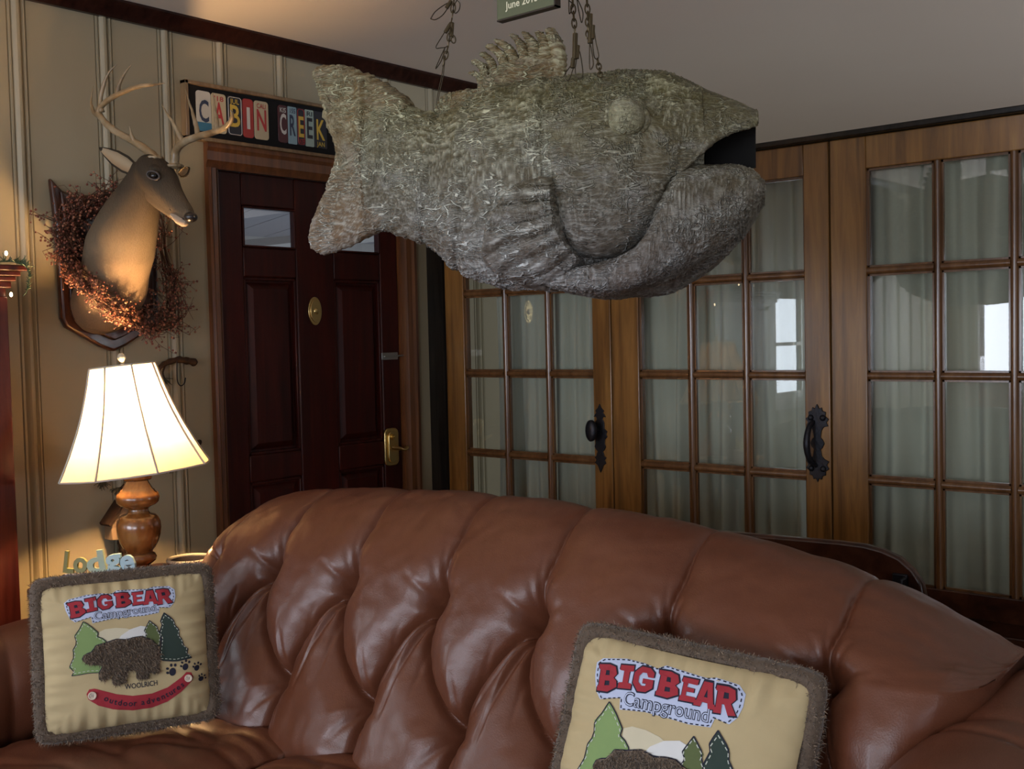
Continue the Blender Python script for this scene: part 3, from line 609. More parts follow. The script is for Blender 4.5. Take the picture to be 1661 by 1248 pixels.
# tail fin: inflated fan, both sides
pix = [(511, 112), (530, 106), (562, 109), (600, 123), (640, 143), (668, 168), (660, 230), (640, 290), (640, 350), (612, 377), (582, 391), (550, 404), (527, 413), (507, 404), (500, 384), (509, 352), (528, 312), (541, 266), (545, 246), (536, 214), (524, 172), (514, 138)]
B = dens(FL(pix), 260); c = np.array(fl(600, 258)); rows = []
nz_ = pnoise(np.c_[B*60, B[:, 0]*0])*.004; B = B+nz_[:, None]
o2 = np.array(fl(700, 262))
for side in (1, -1):
    rr = []
    for s in np.linspace(0, .985, 60):
        xy = B*(1-s)+c*s; dist = np.linalg.norm(B-xy, axis=1); q = np.clip(dist/.03, 0, 1); lx = np.clip((xy[:, 0]-B[:, 0].min())/.25, 0, 1)
        a = np.arctan2(xy[:, 1]-o2[1], o2[0]-xy[:, 0]); t = (.014+.035*lx**2)*np.sqrt(1-(1-q)**2)+.004*np.abs(np.sin(a*17))*q
        t = t+.022*np.exp(-((xy[:, 0]-(B[:, 0].min()+.155+.25*(xy[:, 1]-c[1])**2))/.012)**2)*q*.6
        rr.append(np.c_[xy[:, 0], -t*side, xy[:, 1]])
    rows.append(rr)
P = np.array(rows[0][::-1]+rows[1][1:]); fishmesh('tail_fin', P, M['fishtail'], .004, wrap=True)
# dorsal fin: low soft fin behind, spiny sail in front
def slab(name, pix, cen, t0, off=-.01, m=None, n=160, rings=26):
    B = dens(FL(pix, off), n); B = B+(pnoise(np.c_[B*70, B[:, 0]*0])*.003)[:, None]; c = np.array(fl(*cen, off)); rows = []
    for side in (1, -1):
        rr = []
        for s in np.linspace(0, .985, rings):
            xy = B*(1-s)+c*s; q = np.clip(np.linalg.norm(B-xy, axis=1)/.016, 0, 1); rr.append(np.c_[xy[:, 0], -(t0*np.sqrt(1-(1-q)**2))*side+off, xy[:, 1]])
        rows.append(rr)
    return fishmesh(name, np.array(rows[0][::-1]+rows[1][1:]), m or M['fishtail'], .005, wrap=True, k=1.2)
df = slab('dorsal_fin', [(776, 150), (783, 132), (796, 116), (812, 104), (832, 97), (856, 91), (882, 88), (902, 92), (910, 112), (914, 134), (890, 150), (840, 160), (800, 165)], (850, 132), .014)
for tip, base, r in (((767, 119), (785, 150), 7), ((771, 100), (790, 135), 8), ((783, 88), (803, 128), 8), ((794, 75), (822, 118), 9), ((808, 66), (838, 115), 9), ((831, 56), (854, 112), 8), ((850, 52), (869, 108), 9), ((873, 52), (886, 108), 9), ((892, 46), (907, 130), 11)):
    a, b = np.array(fl(*tip)), np.array(fl(*base)); md_ = (a+b)/2+np.array([.008, .010]); pth = smoothpath([[a[0], -.01, a[1]], [md_[0], -.01, md_[1]], [b[0], -.01, b[1]]], 36); rad = r*.00155*np.interp(np.linspace(0, 1, 36), [0, .06, .2, 1], [.35, .75, .95, 1.1])
    P = [[p+np.array([rr*cos(q), rr*.9*sin(q), 0]) for q in np.linspace(0, 2*pi, 22, endpoint=False)] for p, rr in zip(pth, rad)]
    fishmesh('fin_spine', np.array(P), M['fishtail'], .0035, wrap=True, parent=df, caps=True, k=1.2)
slab('rear_dorsal_fin', [(703, 190), (706, 172), (716, 158), (730, 152), (746, 151), (762, 148), (778, 146), (786, 150), (780, 166), (745, 190), (715, 196)], (742, 170), .012, rings=20)
# small wire eyelets where the chains hook in
M['wire'] = mat('dark_wire', (.07, .055, .035), .4, .8)
# ------------------------------------------------------------ the tufted leather sofa
def _leather():
    m = mat('chestnut_leather', (.14, .05, .027), .36, spec=.5); k = N(m); v = k.coord((1, 1, 1))
    n = k.noise(v, 3.5, 4, .6); c = k.mix(n, (.095, .028, .012), (.155, .053, .024)); c = k.mix(k.math('MULTIPLY', k.noise(v, 26, 4, .65), .5), c, (.10, .03, .018)); k.col(c)
    k.rough(k.n('ShaderNodeMapRange', {'Value': k.noise(v, 12, 3), 'To Min': .33, 'To Max': .46}).outputs[0])
    e = k.n('ShaderNodeTexVoronoi', {'Vector': v, 'Scale': 330.}).outputs['Distance']
    b1 = k.bump(e, .16, .0012); k.bump(k.noise(v, 38, 4, .6), .18, .004, b1); k.b.inputs['Coat Weight'].default_value = .10; k.b.inputs['Coat Roughness'].default_value = .3; return m
M['leather'] = _leather()
sofa = E('sofa', (1.95, -2.0, 0), 'brown leather sofa with deep button tufted rolled back', 'sofa')
RX = [.55, .682, .766, .862, .982, 1.095, 1.20, 1.495, 1.753, 2.016, 2.184, 2.337, 2.478, 2.607, 2.727, 2.817, 2.870, 2.942, 3.1]
RZ = [.60, .700, .775, .838, .892, .922, .936, .957, .967, .9655, .958, .948, .931, .910, .887, .855, .825, .775, .68]
PF = np.array([(-1.985, .30), (-2.0, .40), (-1.985, .455), (-1.945, .535), (-1.912, .62), (-1.878, .70), (-1.842, .766), (-1.80, .835), (-1.745, .895), (-1.685, .94), (-1.61, .962), (-1.54, .93), (-1.50, .84), (-1.48, .6), (-1.48, .12)])
pf = smoothpath(PF, 700); sl = np.r_[0, np.cumsum(np.linalg.norm(np.diff(pf, axis=0), axis=1))]
def at_z(z0, lim=.62): i = np.argmin(np.abs(pf[:, 1]-z0)+(sl > sl[-1]*lim)*9); return sl[i]
VU, VL, VS = at_z(.766, .5), at_z(.535, .5), at_z(.40, .5); VR = sl[np.argmax(pf[:, 1])]; VE = VR+.17
XU = [.955, 1.225, 1.517, 1.816, 2.10, 2.41, 2.735, 3.03]; XL = [1.075, 1.385, 1.685, 1.965, 2.24, 2.57, 2.88]
nx, nv = 760, 300
vv = np.concatenate([np.linspace(0, VE, 240), np.linspace(VE+.01, sl[-1], 60)])
x0s, x1s = .865, 2.97
xx = np.linspace(x0s, x1s, nx); VV, XX = np.meshgrid(vv, xx)
segs = []      # (points, weight)
def seg(p, q, bow=0., n=9, w_=1.0, fade=False):
    p, q = np.array(p, float), np.array(q, float); t = np.linspace(0, 1, n)[:, None]; d = q-p; nn = np.array([-d[1], d[0]]); segs.append((p+(q-p)*t+nn*bow*np.sin(pi*t), w_, fade))
for i, x in enumerate(XL):
    seg((x, VL), (x-.01, VS-.05), 0)
    seg((XU[i], VU), (x, VL), -.16); seg((XU[i+1], VU), (x, VL), -.07)
def segdist(p0, p1, X, Y):
    d = p1-p0; L = d@d; t = np.clip(((X-p0[0])*d[0]+(Y-p0[1])*d[1])/L, 0, 1); return np.hypot(X-p0[0]-d[0]*t, Y-p0[1]-d[1]*t), t
D = np.full(XX.shape, 9.)
for P_, w_, f_ in segs:
    for a, b in zip(P_, P_[1:]): D = np.minimum(D, segdist(a, b, XX, VV)[0])
UPF = np.full(XX.shape, 9.); UPT = np.zeros(XX.shape)
for x in XU:
    S_ = np.array([(x, VU), (x-.004, VU+.08), (x+.004, VU+.16), (x-.01, VR), (x-.02, VE)]); L_ = 0
    for a, b in zip(S_, S_[1:]):
        d, t = segdist(a, b, XX, VV); m_ = d < UPF; UPF = np.where(m_, d, UPF)
UPT = np.clip((VV-VU)/(VR-VU), 0, 1.3)
def pill(d, R, p=2.3): q = np.clip(d/R, 0, 1); return 1-(1-q)**p
D = np.where(VV > VU, np.hypot(np.minimum(D, 9), 0), D)
Hh = -.046*(1-pill(D, .105, 2.4))-.020*(1-pill(D, .015, 2))
upd = np.interp(UPT, [0, .35, .75, 1, 1.3], [1, .62, .36, .22, .12])*np.clip((VV-VU+.03)/.03, 0, 1)
Hh -= upd*(.040*(1-pill(UPF, .085, 2.4))+.020*(1-pill(UPF, .014, 2)))
# secondary pleats running out of each button
for i, x in enumerate(XU):
    for tx, tv, dep_, wd_ in ((-.075, -.17, .008, .010), (-.028, -.20, .006, .009), (.05, -.15, .005, .009), (-.035, .10, .006, .010), (.03, .11, .007, .011), (-.10, .05, .005, .012), (.085, .04, .004, .012), (-.095, -.23, .009, .0065), (-.050, -.27, .009, .0065), (.02, -.22, .006, .006), (.012, .14, .006, .006), (-.02, .15, .005, .006)):
        a = np.array((x, VU)); b = np.array((x+tx, VU+tv)); d, t = segdist(a, b, XX, VV); Hh -= 1.6*dep_*np.exp(-(d/(wd_*.8))**2)*(1-t)**.8*np.clip(t*8, 0, 1)
for i, x in enumerate(XL):
    for tx, tv, dep_, wd_ in ((-.06, -.10, .006, .010), (.05, -.11, .006, .010), (-.03, .12, .005, .009), (.03, .15, .006, .009), (.09, -.02, .004, .012), (.055, .20, .007, .006), (-.015, -.13, .007, .006), (.02, -.12, .006, .006)):
        a = np.array((x, VL)); b = np.array((x+tx, VL+tv)); d, t = segdist(a, b, XX, VV); Hh -= 1.6*dep_*np.exp(-(d/(wd_*.8))**2)*(1-t)**.8*np.clip(t*8, 0, 1)
for X_, V_ in ((XU, VU), (XL, VL)):
    for x in X_: Hh -= .038*np.exp(-((XX-x)**2+(VV-V_)**2)/.030**2)
Hh *= np.clip((VE+.05-VV)/.12, 0, 1)
Hh += .012
Hh *= np.clip((x1s-XX)/.05, 0, 1)
Q = np.stack([XX, VV, XX*0], -1); Hh += pnoise(Q*11)*.0035+pnoise(Q*30)*.0012
yy = np.interp(vv, sl, pf[:, 0]); zz = np.interp(vv, sl, pf[:, 1]); P = np.zeros((nx, len(vv), 3))
zr = np.interp(xx, RX, RZ); zr = np.convolve(np.pad(zr, 20, 'edge'), np.ones(41)/41, 'valid')
zt_ = .766; f = (zr-zt_)/(.967-zt_)
P[..., 0] = XX; P[..., 1] = yy[None, :]
Z = np.broadcast_to(zz, XX.shape).copy()
full = (zr/.967)[:, None]; blend = np.clip((Z-.5)/.467, 0, 1)
fz = np.clip(f, .0, 2)[:, None]
Z = np.where(Z > zt_, zt_+(Z-zt_)*np.maximum(fz, .02), Z); Z = Z-np.clip(-f, 0, 3)[:, None]*(.967-zt_)*np.clip((Z-.4)/.37, 0, 1)
P[..., 2] = Z
e_ = np.clip((x0s+.11-XX)/.11, 0, 1)+np.clip((XX-(x1s-.12))/.12, 0, 1); P[..., 1] += .16*(1-np.sqrt(np.clip(1-e_**2, 0, 1)))*np.clip((VR+.16-VV)/.3, 0, 1)
du = np.gradient(P, axis=0); dv = np.gradient(P, axis=1); n_ = np.cross(dv, du); n_ /= np.linalg.norm(n_, axis=-1)[..., None]+1e-9
if n_[nx//2, 100, 1] > 0: n_ = -n_
P = P+n_*Hh[..., None]
g = G().grid(P); a, b = P.shape[:2]; g.F.append(tuple(range(b))); g.F.append(tuple((a-1)*b+j for j in range(b))[::-1])
O('back_cushion', g, M['leather'], sofa, ang=180)
# buttons sunk in the tufts
for X_, V_ in ((XU[1:-1], VU), (XL, VL)):
    for x in X_:
        i = int(np.argmin(abs(xx-x))); j = int(np.argmin(abs(vv-V_))); c = P[i, j]+n_[i, j]*.004; g = G(); g.sphere(c, .013, 8, 14, (1, .6, 1)); O('button', g, M['leather'], sofa, ang=180)
# seat cushions
for i, (a, b) in enumerate(((.93, 1.50), (1.505, 2.20), (2.205, 2.90))):
    n1, n2 = 90, 110; g = G(); S_ = np.linspace(-1, 1, n1); prof = []
    # wrap front: top then down
    tt = np.linspace(0, 1, n2); yb, yf = -1.93, -2.80; yv = np.where(tt < .75, yb+(yf-yb)*tt/.75, yf-.035*np.sin((tt-.75)/.25*pi)); top = .425; zv = np.where(tt < .72, top, top-.17*((tt-.72)/.28)**1.3)
    X = (a+b)/2+(b-a)/2*S_[:, None]+0*tt; Y = yv+0*X; puff = (1-np.abs(S_)**6)[:, None]*(1-np.clip(1-tt/.04, 0, 1)**2)
    Zz = zv+.03*(puff-1)+.012*np.cos(S_*1.4)[:, None]*np.sin(np.clip(tt/.75, 0, 1)*pi)
    Q = np.stack([X*3, Y*9, X*0+i], -1); Zz = Zz-.010*np.clip(ridged(Q+pnoise(Q)[..., None]*.3, (1.1, 1.1, 1)), 0, 1)**4*np.clip(1.1-tt, 0, 1)+pnoise(Q*2)*.003
    P3 = np.stack([X, Y, Zz], -1); g.grid(P3); o = O('seat_cushion', g, M['leather'], sofa, ang=180); md = o.modifiers.new('s', 'SOLIDIFY'); md.thickness = .10; md.offset = -1 if o.data.polygons[2000].normal.z > 0 else 1
# rolled arms
def arm(cx, side, up=0., rad=.150):
    ny, na_ = 220, 130; ys = np.linspace(-1.50, -2.86, ny); th = np.linspace(-pi*.5, pi*1.12, na_)
    P = np.zeros((ny, na_, 3)); t = (ys+1.56)/(-1.30); cap_ = np.clip((-1.56-ys)/-.06, 0, 1); zc_ = .555+up-.10*t; r = rad+.012*np.sin(t*pi)
    R_ = r[:, None]+0*th
    Y, TH = np.meshgrid(ys, th, indexing='ij')
    for y0, amp in ((-1.80, .022), (-2.06, .018), (-2.34, .016), (-2.62, .016)):
        u = (Y-y0+.035*np.cos(TH)*1.0); R_ = R_-amp*np.exp(-np.abs(u)/.035)*np.clip(1.3-np.abs(TH-(pi if side > 0 else 0))/1.6, 0, 1)
        R_ = R_-.006*np.exp(-((Y-y0+.05-.06*(TH-pi*.6))/.010)**2)*np.clip(np.sin(TH), 0, 1)*.8
    R_ *= np.sqrt(1-.75*cap_[:, None]**2)
    R_ += pnoise(np.stack([Y*7, TH*1.5, TH*0+cx], -1))*.006
    P[..., 0] = cx+R_*np.cos(TH); P[..., 1] = Y; P[..., 2] = zc_[:, None]+R_*np.sin(TH)*.95
    e = np.clip((t-.93)/.07, 0, 1); P[..., 0] = cx+(P[..., 0]-cx)*(1-.25*e**2)[:, None]
    g = G().grid(P); n = na_; g.F.append(tuple(range(n))); g.F.append(tuple((ny-1)*n+j for j in range(n)))
    o = O('arm', g, M['leather'], sofa, ang=60)
    g = G(); g.box((cx-.10, -2.84, .08), (cx+.10, -1.50, .50)); O('arm_panel', g, M['leather'], o, bevel=.03, seg=4)
    g = G(); g.lathe([(.0, 0), (.09, .0), (.115, .012), (.12, .03), (.12, .05)], (0, 0, 0), 30); V = np.vstack(g.V); g = G().add(np.c_[cx+V[:, 0], -2.91+V[:, 2], .49+V[:, 1]], g.F); O('arm_facing', g, M['leather'], o)
arm(.79, -1); arm(3.03, 1, .045, .168)
g = G(); g.box((.78, -2.72, .10), (3.04, -1.52, .30)); g.box((.95, -1.60, .12), (2.86, -1.49, .66)); O('base_frame', g, M['leather'], sofa, bevel=.02)
for x in (.78, 3.06):
    for y in (-1.58, -2.74): g = G(); g.lathe([(.02, 0), (.032, .02), (.038, .06), (.03, .085), (.04, .10)], (x, y, 0), 16); O('foot', g, M['darkwood'], sofa)
# ------------------------------------------------------------ curved wooden bench back behind the sofa
bench = E('wooden_bench', (2.1, -1.0, 0), 'dark wooden bench with curved back board standing behind the sofa', 'bench')
yb = -1.0
top = [(1020, 846), (1060, 850), (1100, 856), (1160, 862), (1230, 868), (1300, 874), (1360, 879), (1400, 884), (1430, 892), (1458, 905), (1480, 925), (1495, 948), (1500, 975)]
pts = [on_y(u, v, yb) for u, v in top]; poly = [(p[0], p[2]) for p in pts]; xr = poly[-1][0]; poly = [(poly[0][0]-.25, poly[0][1])]+poly+[(xr-.004, .58), (xr-.03, .50), (poly[0][0]-.25, .48)]
g = G(); g.prism(poly, ((0, yb, 0), (1, 0, 0), (0, 0, 1), (0, 1, 0)), 0, .028); O('back_board', g, M['darkwood'], bench, bevel=.008, seg=3)
g = G(); g.box((1.55, yb-.0, .38), (xr-.02, yb+.38, .42)); O('seat', g, M['darkwood'], bench, bevel=.008)
for x in (1.62, xr-.09):
    for y in (yb+.02, yb+.33): g = G(); g.box((x-.022, y-.018, 0), (x+.022, y+.018, .38)); O('leg', g, M['darkwood'], bench, bevel=.005)
for x in (1.75, xr-.2): g = G(); g.box((x-.02, yb+.028, .36), (x+.02, yb+.05, .60)); O('back_support', g, M['darkwood'], bench, bevel=.004)
p = on_y(1462, 945, yb); g = G(); g.box((p[0]-.018, yb-.014, p[2]-.04), (p[0]+.018, yb-.002, p[2]+.022)); g.box((p[0]+.010, yb-.04, p[2]-.04), (p[0]+.018, yb-.002, p[2]+.016)); O('metal_bracket', g, M['iron'], bench, bevel=.003)['label'] = 'black metal bracket'
# ------------------------------------------------------------ appliqué cushions with fur trim
def _cloth(name, col, var=.85, rough=.85):
    m = mat(name, col, rough); k = N(m); n = k.noise(k.coord(), 14, 3); k.col(k.mix(n, tuple(c*var for c in col), col)); k.bump(k.noise(k.coord(), 420, 2), .12, .001); return m
M['sand'] = _cloth('sand_suede_cloth', (.50, .395, .215)); M['badge'] = _cloth('pale_blue_felt', (.50, .56, .74)); M['redfelt'] = _cloth('crimson_felt', (.34, .022, .035))
M['navy'] = _cloth('dark_navy_thread', (.012, .013, .03)); M['lgreen'] = _cloth('light_green_felt', (.22, .33, .12)); M['ogreen'] = _cloth('olive_green_felt', (.10, .13, .045)); M['dgreen'] = _cloth('dark_green_felt', (.025, .045, .035))
M['cream'] = _cloth('cream_felt', (.62, .56, .40)); M['whitefelt'] = _cloth('white_felt', (.70, .70, .68)); M['thread'] = _cloth('pale_stitch_thread', (.55, .58, .5))
M['fur'] = mat('dark_brown_fur', (.085, .055, .033), .75, Sheen_Weight=.35); M['furtip'] = mat('brown_fur_tips', (.20, .14, .09), .7, Sheen_Weight=.3); M['button'] = mat('cream_plastic_button', (.62, .52, .42), .35)
LET = {
 'B': [[(0, .02), (.55, 0), (1, .2), (.95, .42), (.80, .52), (.95, .66), (.85, .92), (.5, 1), (-.04, .98), (0, .8), (.08, .78), (.06, .2), (0, .2)], [(.36, .22), (.62, .24), (.6, .4), (.36, .4)], [(.36, .6), (.58, .6), (.55, .78), (.36, .78)]],
 'I': [[(0, 0), (.95, .02), (.97, .24), (.7, .26), (.72, .74), (1, .76), (.98, 1), (.02, .98), (0, .76), (.3, .74), (.3, .26), (.03, .24)]],
 'G': [[(1, .6), (.72, .6), (.62, .76), (.42, .76), (.28, .6), (.28, .36), (.45, .22), (.64, .24), (.66, .34), (.48, .34), (.48, .52), (1, .52), (1.02, .2), (.7, 0), (.3, -.02), (0, .3), (.02, .72), (.35, 1), (.75, .98), (1, .8)]],
 'E': [[(0, 0), (.98, .04), (.96, .26), (.36, .25), (.36, .42), (.8, .44), (.8, .60), (.36, .6), (.36, .77), (.95, .77), (.98, 1), (.02, .98), (-.02, .78), (.1, .76), (.1, .22), (0, .2)]],
 'A': [[(0, 0), (.34, .02), (.38, .2), (.64, .2), (.7, .0), (1.02, .02), (1, .2), (.92, .22), (.72, 1), (.28, .98), (.1, .22), (0, .2)], [(.42, .4), (.6, .4), (.52, .72)]],
 'R': [[(0, 0), (.36, .02), (.34, .36), (.45, .36), (.68, 0), (1.05, .05), (.76, .42), (.95, .6), (.85, .92), (.5, 1), (0, .98), (-.02, .8), (.08, .78), (.08, .2), (0, .2)], [(.36, .56), (.62, .58), (.58, .78), (.36, .78)]]}
def crop2ab(px, py):       # measured drawing of the cushion face -> (-1..1, -1..1)
    dx, dy = px-605, py-603; A = np.array([[517., -17.], [-47.5, -453.5]]); return np.linalg.solve(A, np.array([dx, dy]))*np.array([1.08, 1.12])
def refine(V, F, L):
    bm = bmesh.new(); vs = [bm.verts.new(tuple(v)) for v in V]
    for f in F:
        try: bm.faces.new([vs[i] for i in f])
        except ValueError: pass
    bmesh.ops.triangulate(bm, faces=bm.faces)
    for _ in range(6):
        es = [e for e in bm.edges if e.calc_length() > L]
        if not es: break
        bmesh.ops.subdivide_edges(bm, edges=es, cuts=1); bmesh.ops.triangulate(bm, faces=[f for f in bm.faces if len(f.verts) > 3])
    bm.verts.index_update(); V = np.array([v.co[:] for v in bm.verts]); F = [[v.index for v in f.verts] for f in bm.faces]; bm.free(); return V, F
def pillow(name, TL, TR, upv, aspect, label, grp, da=0., db=0., seed=1, sb=1.):
    rs = np.random.default_rng(seed); ex = TR-TL; W = np.linalg.norm(ex); ex = ex/W; ey = np.array(upv, float); ey -= ex*(ey@ex); ey /= np.linalg.norm(ey); ez = np.cross(ex, ey)
    Hh = W*aspect; c = TL+ex*W/2-ey*Hh/2; fur = .022; hw, hh = W/2-fur, Hh/2-fur; T = .062
    r = bpy.data.objects.new(name, None); COL.objects.link(r); r.matrix_world = Matrix([[ex[i], ey[i], ez[i], c[i]] for i in range(3)]+[[0, 0, 0, 1]]); tag(r, label, 'cushion', grp)
    def rim(t):      # rounded-square outline, sides slightly drawn in
        a, b = cos(t), sin(t); q = (abs(a)**13+abs(b)**13)**(-1/13); x, y = a*q, b*q; k = 1-.035*(1-abs(x)**2 if abs(y) > abs(x) else 1-abs(y)**2); return x*k, y*k
    def surf(a, b):  # height of the face
        a = np.asarray(a, float); b = np.asarray(b, float); m = np.clip((1-np.abs(a)**3.2)*(1-np.abs(b)**3.2), 0, 1); h = T*m**.42
        q = np.stack([a*2.2, b*2.2, a*0+seed*3.1], -1); edge = np.clip(np.maximum(np.abs(a), np.abs(b)), 0, 1)**5
        wr = np.where(np.abs(b) > np.abs(a), pnoise(np.stack([a*9, b*1.2, a*0+seed], -1)), pnoise(np.stack([b*8, a*1.2, a*0+seed+5], -1)))
        return h+pnoise(q)*.004+wr*.020*edge*(1-edge**3)
    n, nr = 300, 90; P = np.zeros((nr, n, 3)); ts = np.linspace(0, 2*pi, n, endpoint=False); RIM = np.array([rim(t) for t in ts])
    for i, s in enumerate(np.linspace(1, .005, nr)**.9):
        ab = RIM*s; P[i, :, 0] = ab[:, 0]*hw; P[i, :, 1] = ab[:, 1]*hh; P[i, :, 2] = surf(ab[:, 0], ab[:, 1])
    g = G().grid(P, wrap=True); O('front_panel', g, M['sand'], r, local=True, ang=180)
    B = P[::2].copy(); B[..., 2] = -B[..., 2]*.8; g = G().grid(B, wrap=True); O('back_panel', g, M['fur'], r, local=True, ang=180)
    # fur trim: padded piping covered with hair
    path = np.array([[x*(hw+.006), y*(hh+.006), 0] for x, y in RIM]); nn = 14; K = []
    for i in range(n):
        o_ = path[i]/np.linalg.norm(path[i]); jig = 1+.12*pnoise(np.array([[i*.22, seed, 0]]))[0]
        K.append([path[i]+o_*.020*jig*cos(q)+np.array([0, 0, .020*jig*sin(q)]) for q in np.linspace(0, 2*pi, nn, endpoint=False)])
    K = np.array(K); trim = O('fur_trim', G().grid(np.concatenate([K, K[:1]]), wrap=True), M['fur'], r, local=True, ang=180)
    def blades(base, dirs, L, w_=.0008):
        m = len(base); side = np.cross(dirs, rs.normal(size=(m, 3))); side /= np.linalg.norm(side, axis=1)[:, None]; mid = base+dirs*(L*.55)[:, None]; bend = rs.normal(size=(m, 3))*.0022
        tip = base+dirs*L[:, None]+bend+np.array([0, -.0015, 0]); V = np.stack([base-side*w_, base+side*w_, mid+side*w_*.8+bend*.3, mid-side*w_*.8+bend*.3, tip], 1).reshape(-1, 3)
        F = []
        for i in range(m): k = i*5; F += [(k, k+1, k+2, k+3), (k+3, k+2, k+4)]
        return G().add(V, F)
    m = 15000; i = rs.integers(0, n, m); q = rs.uniform(-.5, pi+.5, m); o_ = path[i]/np.linalg.norm(path[i], axis=1)[:, None]
    base = path[i]+o_*(.018*np.cos(q))[:, None]+np.c_[0*q, 0*q, .018*np.sin(q)]+rs.normal(size=(m, 3))*.002; dr = o_*np.cos(q)[:, None]+np.c_[0*q, 0*q, np.sin(q)]+rs.normal(size=(m, 3))*.55; dr /= np.linalg.norm(dr, axis=1)[:, None]
    cut = m//2
    o = O('fur_pile', blades(base[:cut], dr[:cut], rs.uniform(.004, .008, cut)), M['fur'], trim, local=True, smooth=False); o['kind'] = 'stuff'
    o = O('fur_pile', blades(base[cut:], dr[cut:], rs.uniform(.004, .0085, m-cut)), M['furtip'], trim, local=True, smooth=False); o['kind'] = 'stuff'
    # appliqué work, every piece laid on the face
    def lay(name, V, F, m_, lift, thick=.0, L=.02, parent=r, lab=None):
        V, F = refine(V, F, .07); a = V[:, 0]+da; b = V[:, 1]*sb+db; z = surf(a, b)+lift; n_ = len(V)
        o = O(name, G().add(np.c_[a*hw, b*hh, z], F), m_, parent, local=True, smooth=True, ang=180)
        if lab: o['label'] = lab
        return o
    def poly(name, pts, m_, lift, holes=(), parent=r, offset=0., lab=None):
        V, F = pcurve([[tuple(crop2ab(*p)) for p in lp] for lp in [pts, *holes]], 0, offset); return lay(name, V, F, m_, lift, parent=parent, lab=lab)
    def outline(pts, wd=.006, closed=True):     # thin stitched border as polygon strip
        A = np.array([crop2ab(*p) for p in pts]); return A
    def stitch(pts, m_, lift, dash=True, wd=.0045, parent=r, name='stitching', inset=.03, step=.045):
        A = np.array([crop2ab(*p) for p in pts]); c_ = A.mean(0); A = c_+(A-c_)*(1-inset); A = np.vstack([A, A[:1]]); L = np.r_[0, np.cumsum(np.linalg.norm(np.diff(A, axis=0), axis=1))]; V = []; F = []
        s = 0
        while s < L[-1]:
            e = min(s+(step*.55 if dash else step), L[-1]); p = np.array([np.interp(s, L, A[:, j]) for j in (0, 1)]); q = np.array([np.interp(e, L, A[:, j]) for j in (0, 1)]); d = q-p; ln = np.linalg.norm(d)+1e-9; nrm = np.array([-d[1], d[0]])/ln*wd; k = len(V)
            V += [[*(p-nrm), 0], [*(q-nrm), 0], [*(q+nrm), 0], [*(p+nrm), 0]]; F.append((k, k+1, k+2, k+3)); s += step
        return lay(name, np.array(V), F, m_, lift, parent=parent)
    badge = [(275, 320), (300, 300), (400, 275), (480, 268), (540, 270), (570, 252), (740, 246), (780, 234), (870, 232), (902, 252), (905, 290), (895, 325), (870, 352), (812, 350), (804, 380), (720, 395), (640, 400), (540, 408), (432, 430), (422, 396), (370, 412), (335, 424), (308, 405), (285, 360)]
    bd = poly('name_badge', badge, M['badge'], .0012); stitch(badge, M['navy'], .0022, parent=bd, inset=.035)
    def letters(spec, m_, lift, off, nm):
        VV_, FF = [], []; k = 0
        for ch, x, y, w_, h_, rot in spec:
            lp = []
            for L_ in LET[ch]:
                q = []
                for (u, v) in L_:
                    uu, vv_ = (u-.5)*w_, -(v-.5)*h_; cr_, sr_ = cos(radians(rot)), sin(radians(rot)); q.append(tuple(crop2ab(x+uu*cr_-vv_*sr_, y+uu*sr_+vv_*cr_)))
                lp.append(q)
            if off:
                lp = [[tuple(np.array(p)) for p in L_] for L_ in lp[:1]]; c_ = np.mean(lp[0], 0); lp = [[tuple(c_+(np.array(p)-c_)*1.13) for p in lp[0]]]
            V, F = pcurve(lp); VV_.append(V); FF += [[i+k for i in f] for f in F]; k += len(V)
        return lay(nm, np.vstack(VV_), FF, m_, lift, parent=bd)
    BB = [('B', 347, 352, 88, 86, -12), ('I', 425, 328, 62, 74, -10), ('G', 500, 315, 82, 76, -8), ('B', 604, 304, 88, 80, -6), ('E', 688, 298, 66, 72, -5), ('A', 758, 293, 84, 78, -4), ('R', 838, 289, 84, 84, -6)]
    letters(BB, M['navy'], .0022, 1, 'letter_edging'); letters(BB, M['redfelt'], .0032, 0, 'title_lettering')
    def txt(s, cx, cy, width, hgt, rot, m_, lift, nm, off=0., parent=r, space=1.):
        V, F = text(s, 1, 0, off, space); w0 = V[:, 0].max()-V[:, 0].min(); V[:, 0] *= width/w0; V[:, 1] *= hgt; cr_, sr_ = cos(radians(rot)), sin(radians(rot))
        Q = np.array([[*crop2ab(cx+v[0]*cr_+v[1]*sr_, cy+v[0]*sr_-v[1]*cr_), 0] for v in V]); return lay(nm, Q, F, m_, lift, parent=parent)
    txt('Campground', 615, 372, 352, 60, -7, M['navy'], .0022, 'subtitle_edging', .03, bd); txt('Campground', 615, 372, 348, 60, -7, M['badge'], .003, 'subtitle_lettering', -.012, bd)
    poly('cream_hill', [(465, 480), (500, 464), (560, 458), (620, 462), (670, 478), (650, 540), (470, 560)], M['cream'], .0008)
    poly('white_hill', [(560, 540), (590, 500), (640, 468), (700, 450), (730, 455), (725, 540)], M['whitefelt'], .0012)
    T1 = [(380, 420), (415, 440), (462, 482), (455, 503), (488, 515), (512, 535), (505, 600), (480, 700), (410, 700), (315, 715), (332, 682), (300, 672), (330, 605), (320, 577), (345, 537), (330, 492), (350, 478)]
    T2 = [(750, 422), (800, 462), (795, 480), (815, 502), (805, 570), (720, 560), (715, 530), (735, 497), (718, 480)]
    T3 = [(835, 380), (890, 420), (895, 450), (925, 480), (915, 505), (945, 545), (940, 565), (975, 590), (965, 615), (1000, 640), (900, 655), (805, 645), (815, 560), (820, 520), (805, 495), (825, 440), (812, 425)]
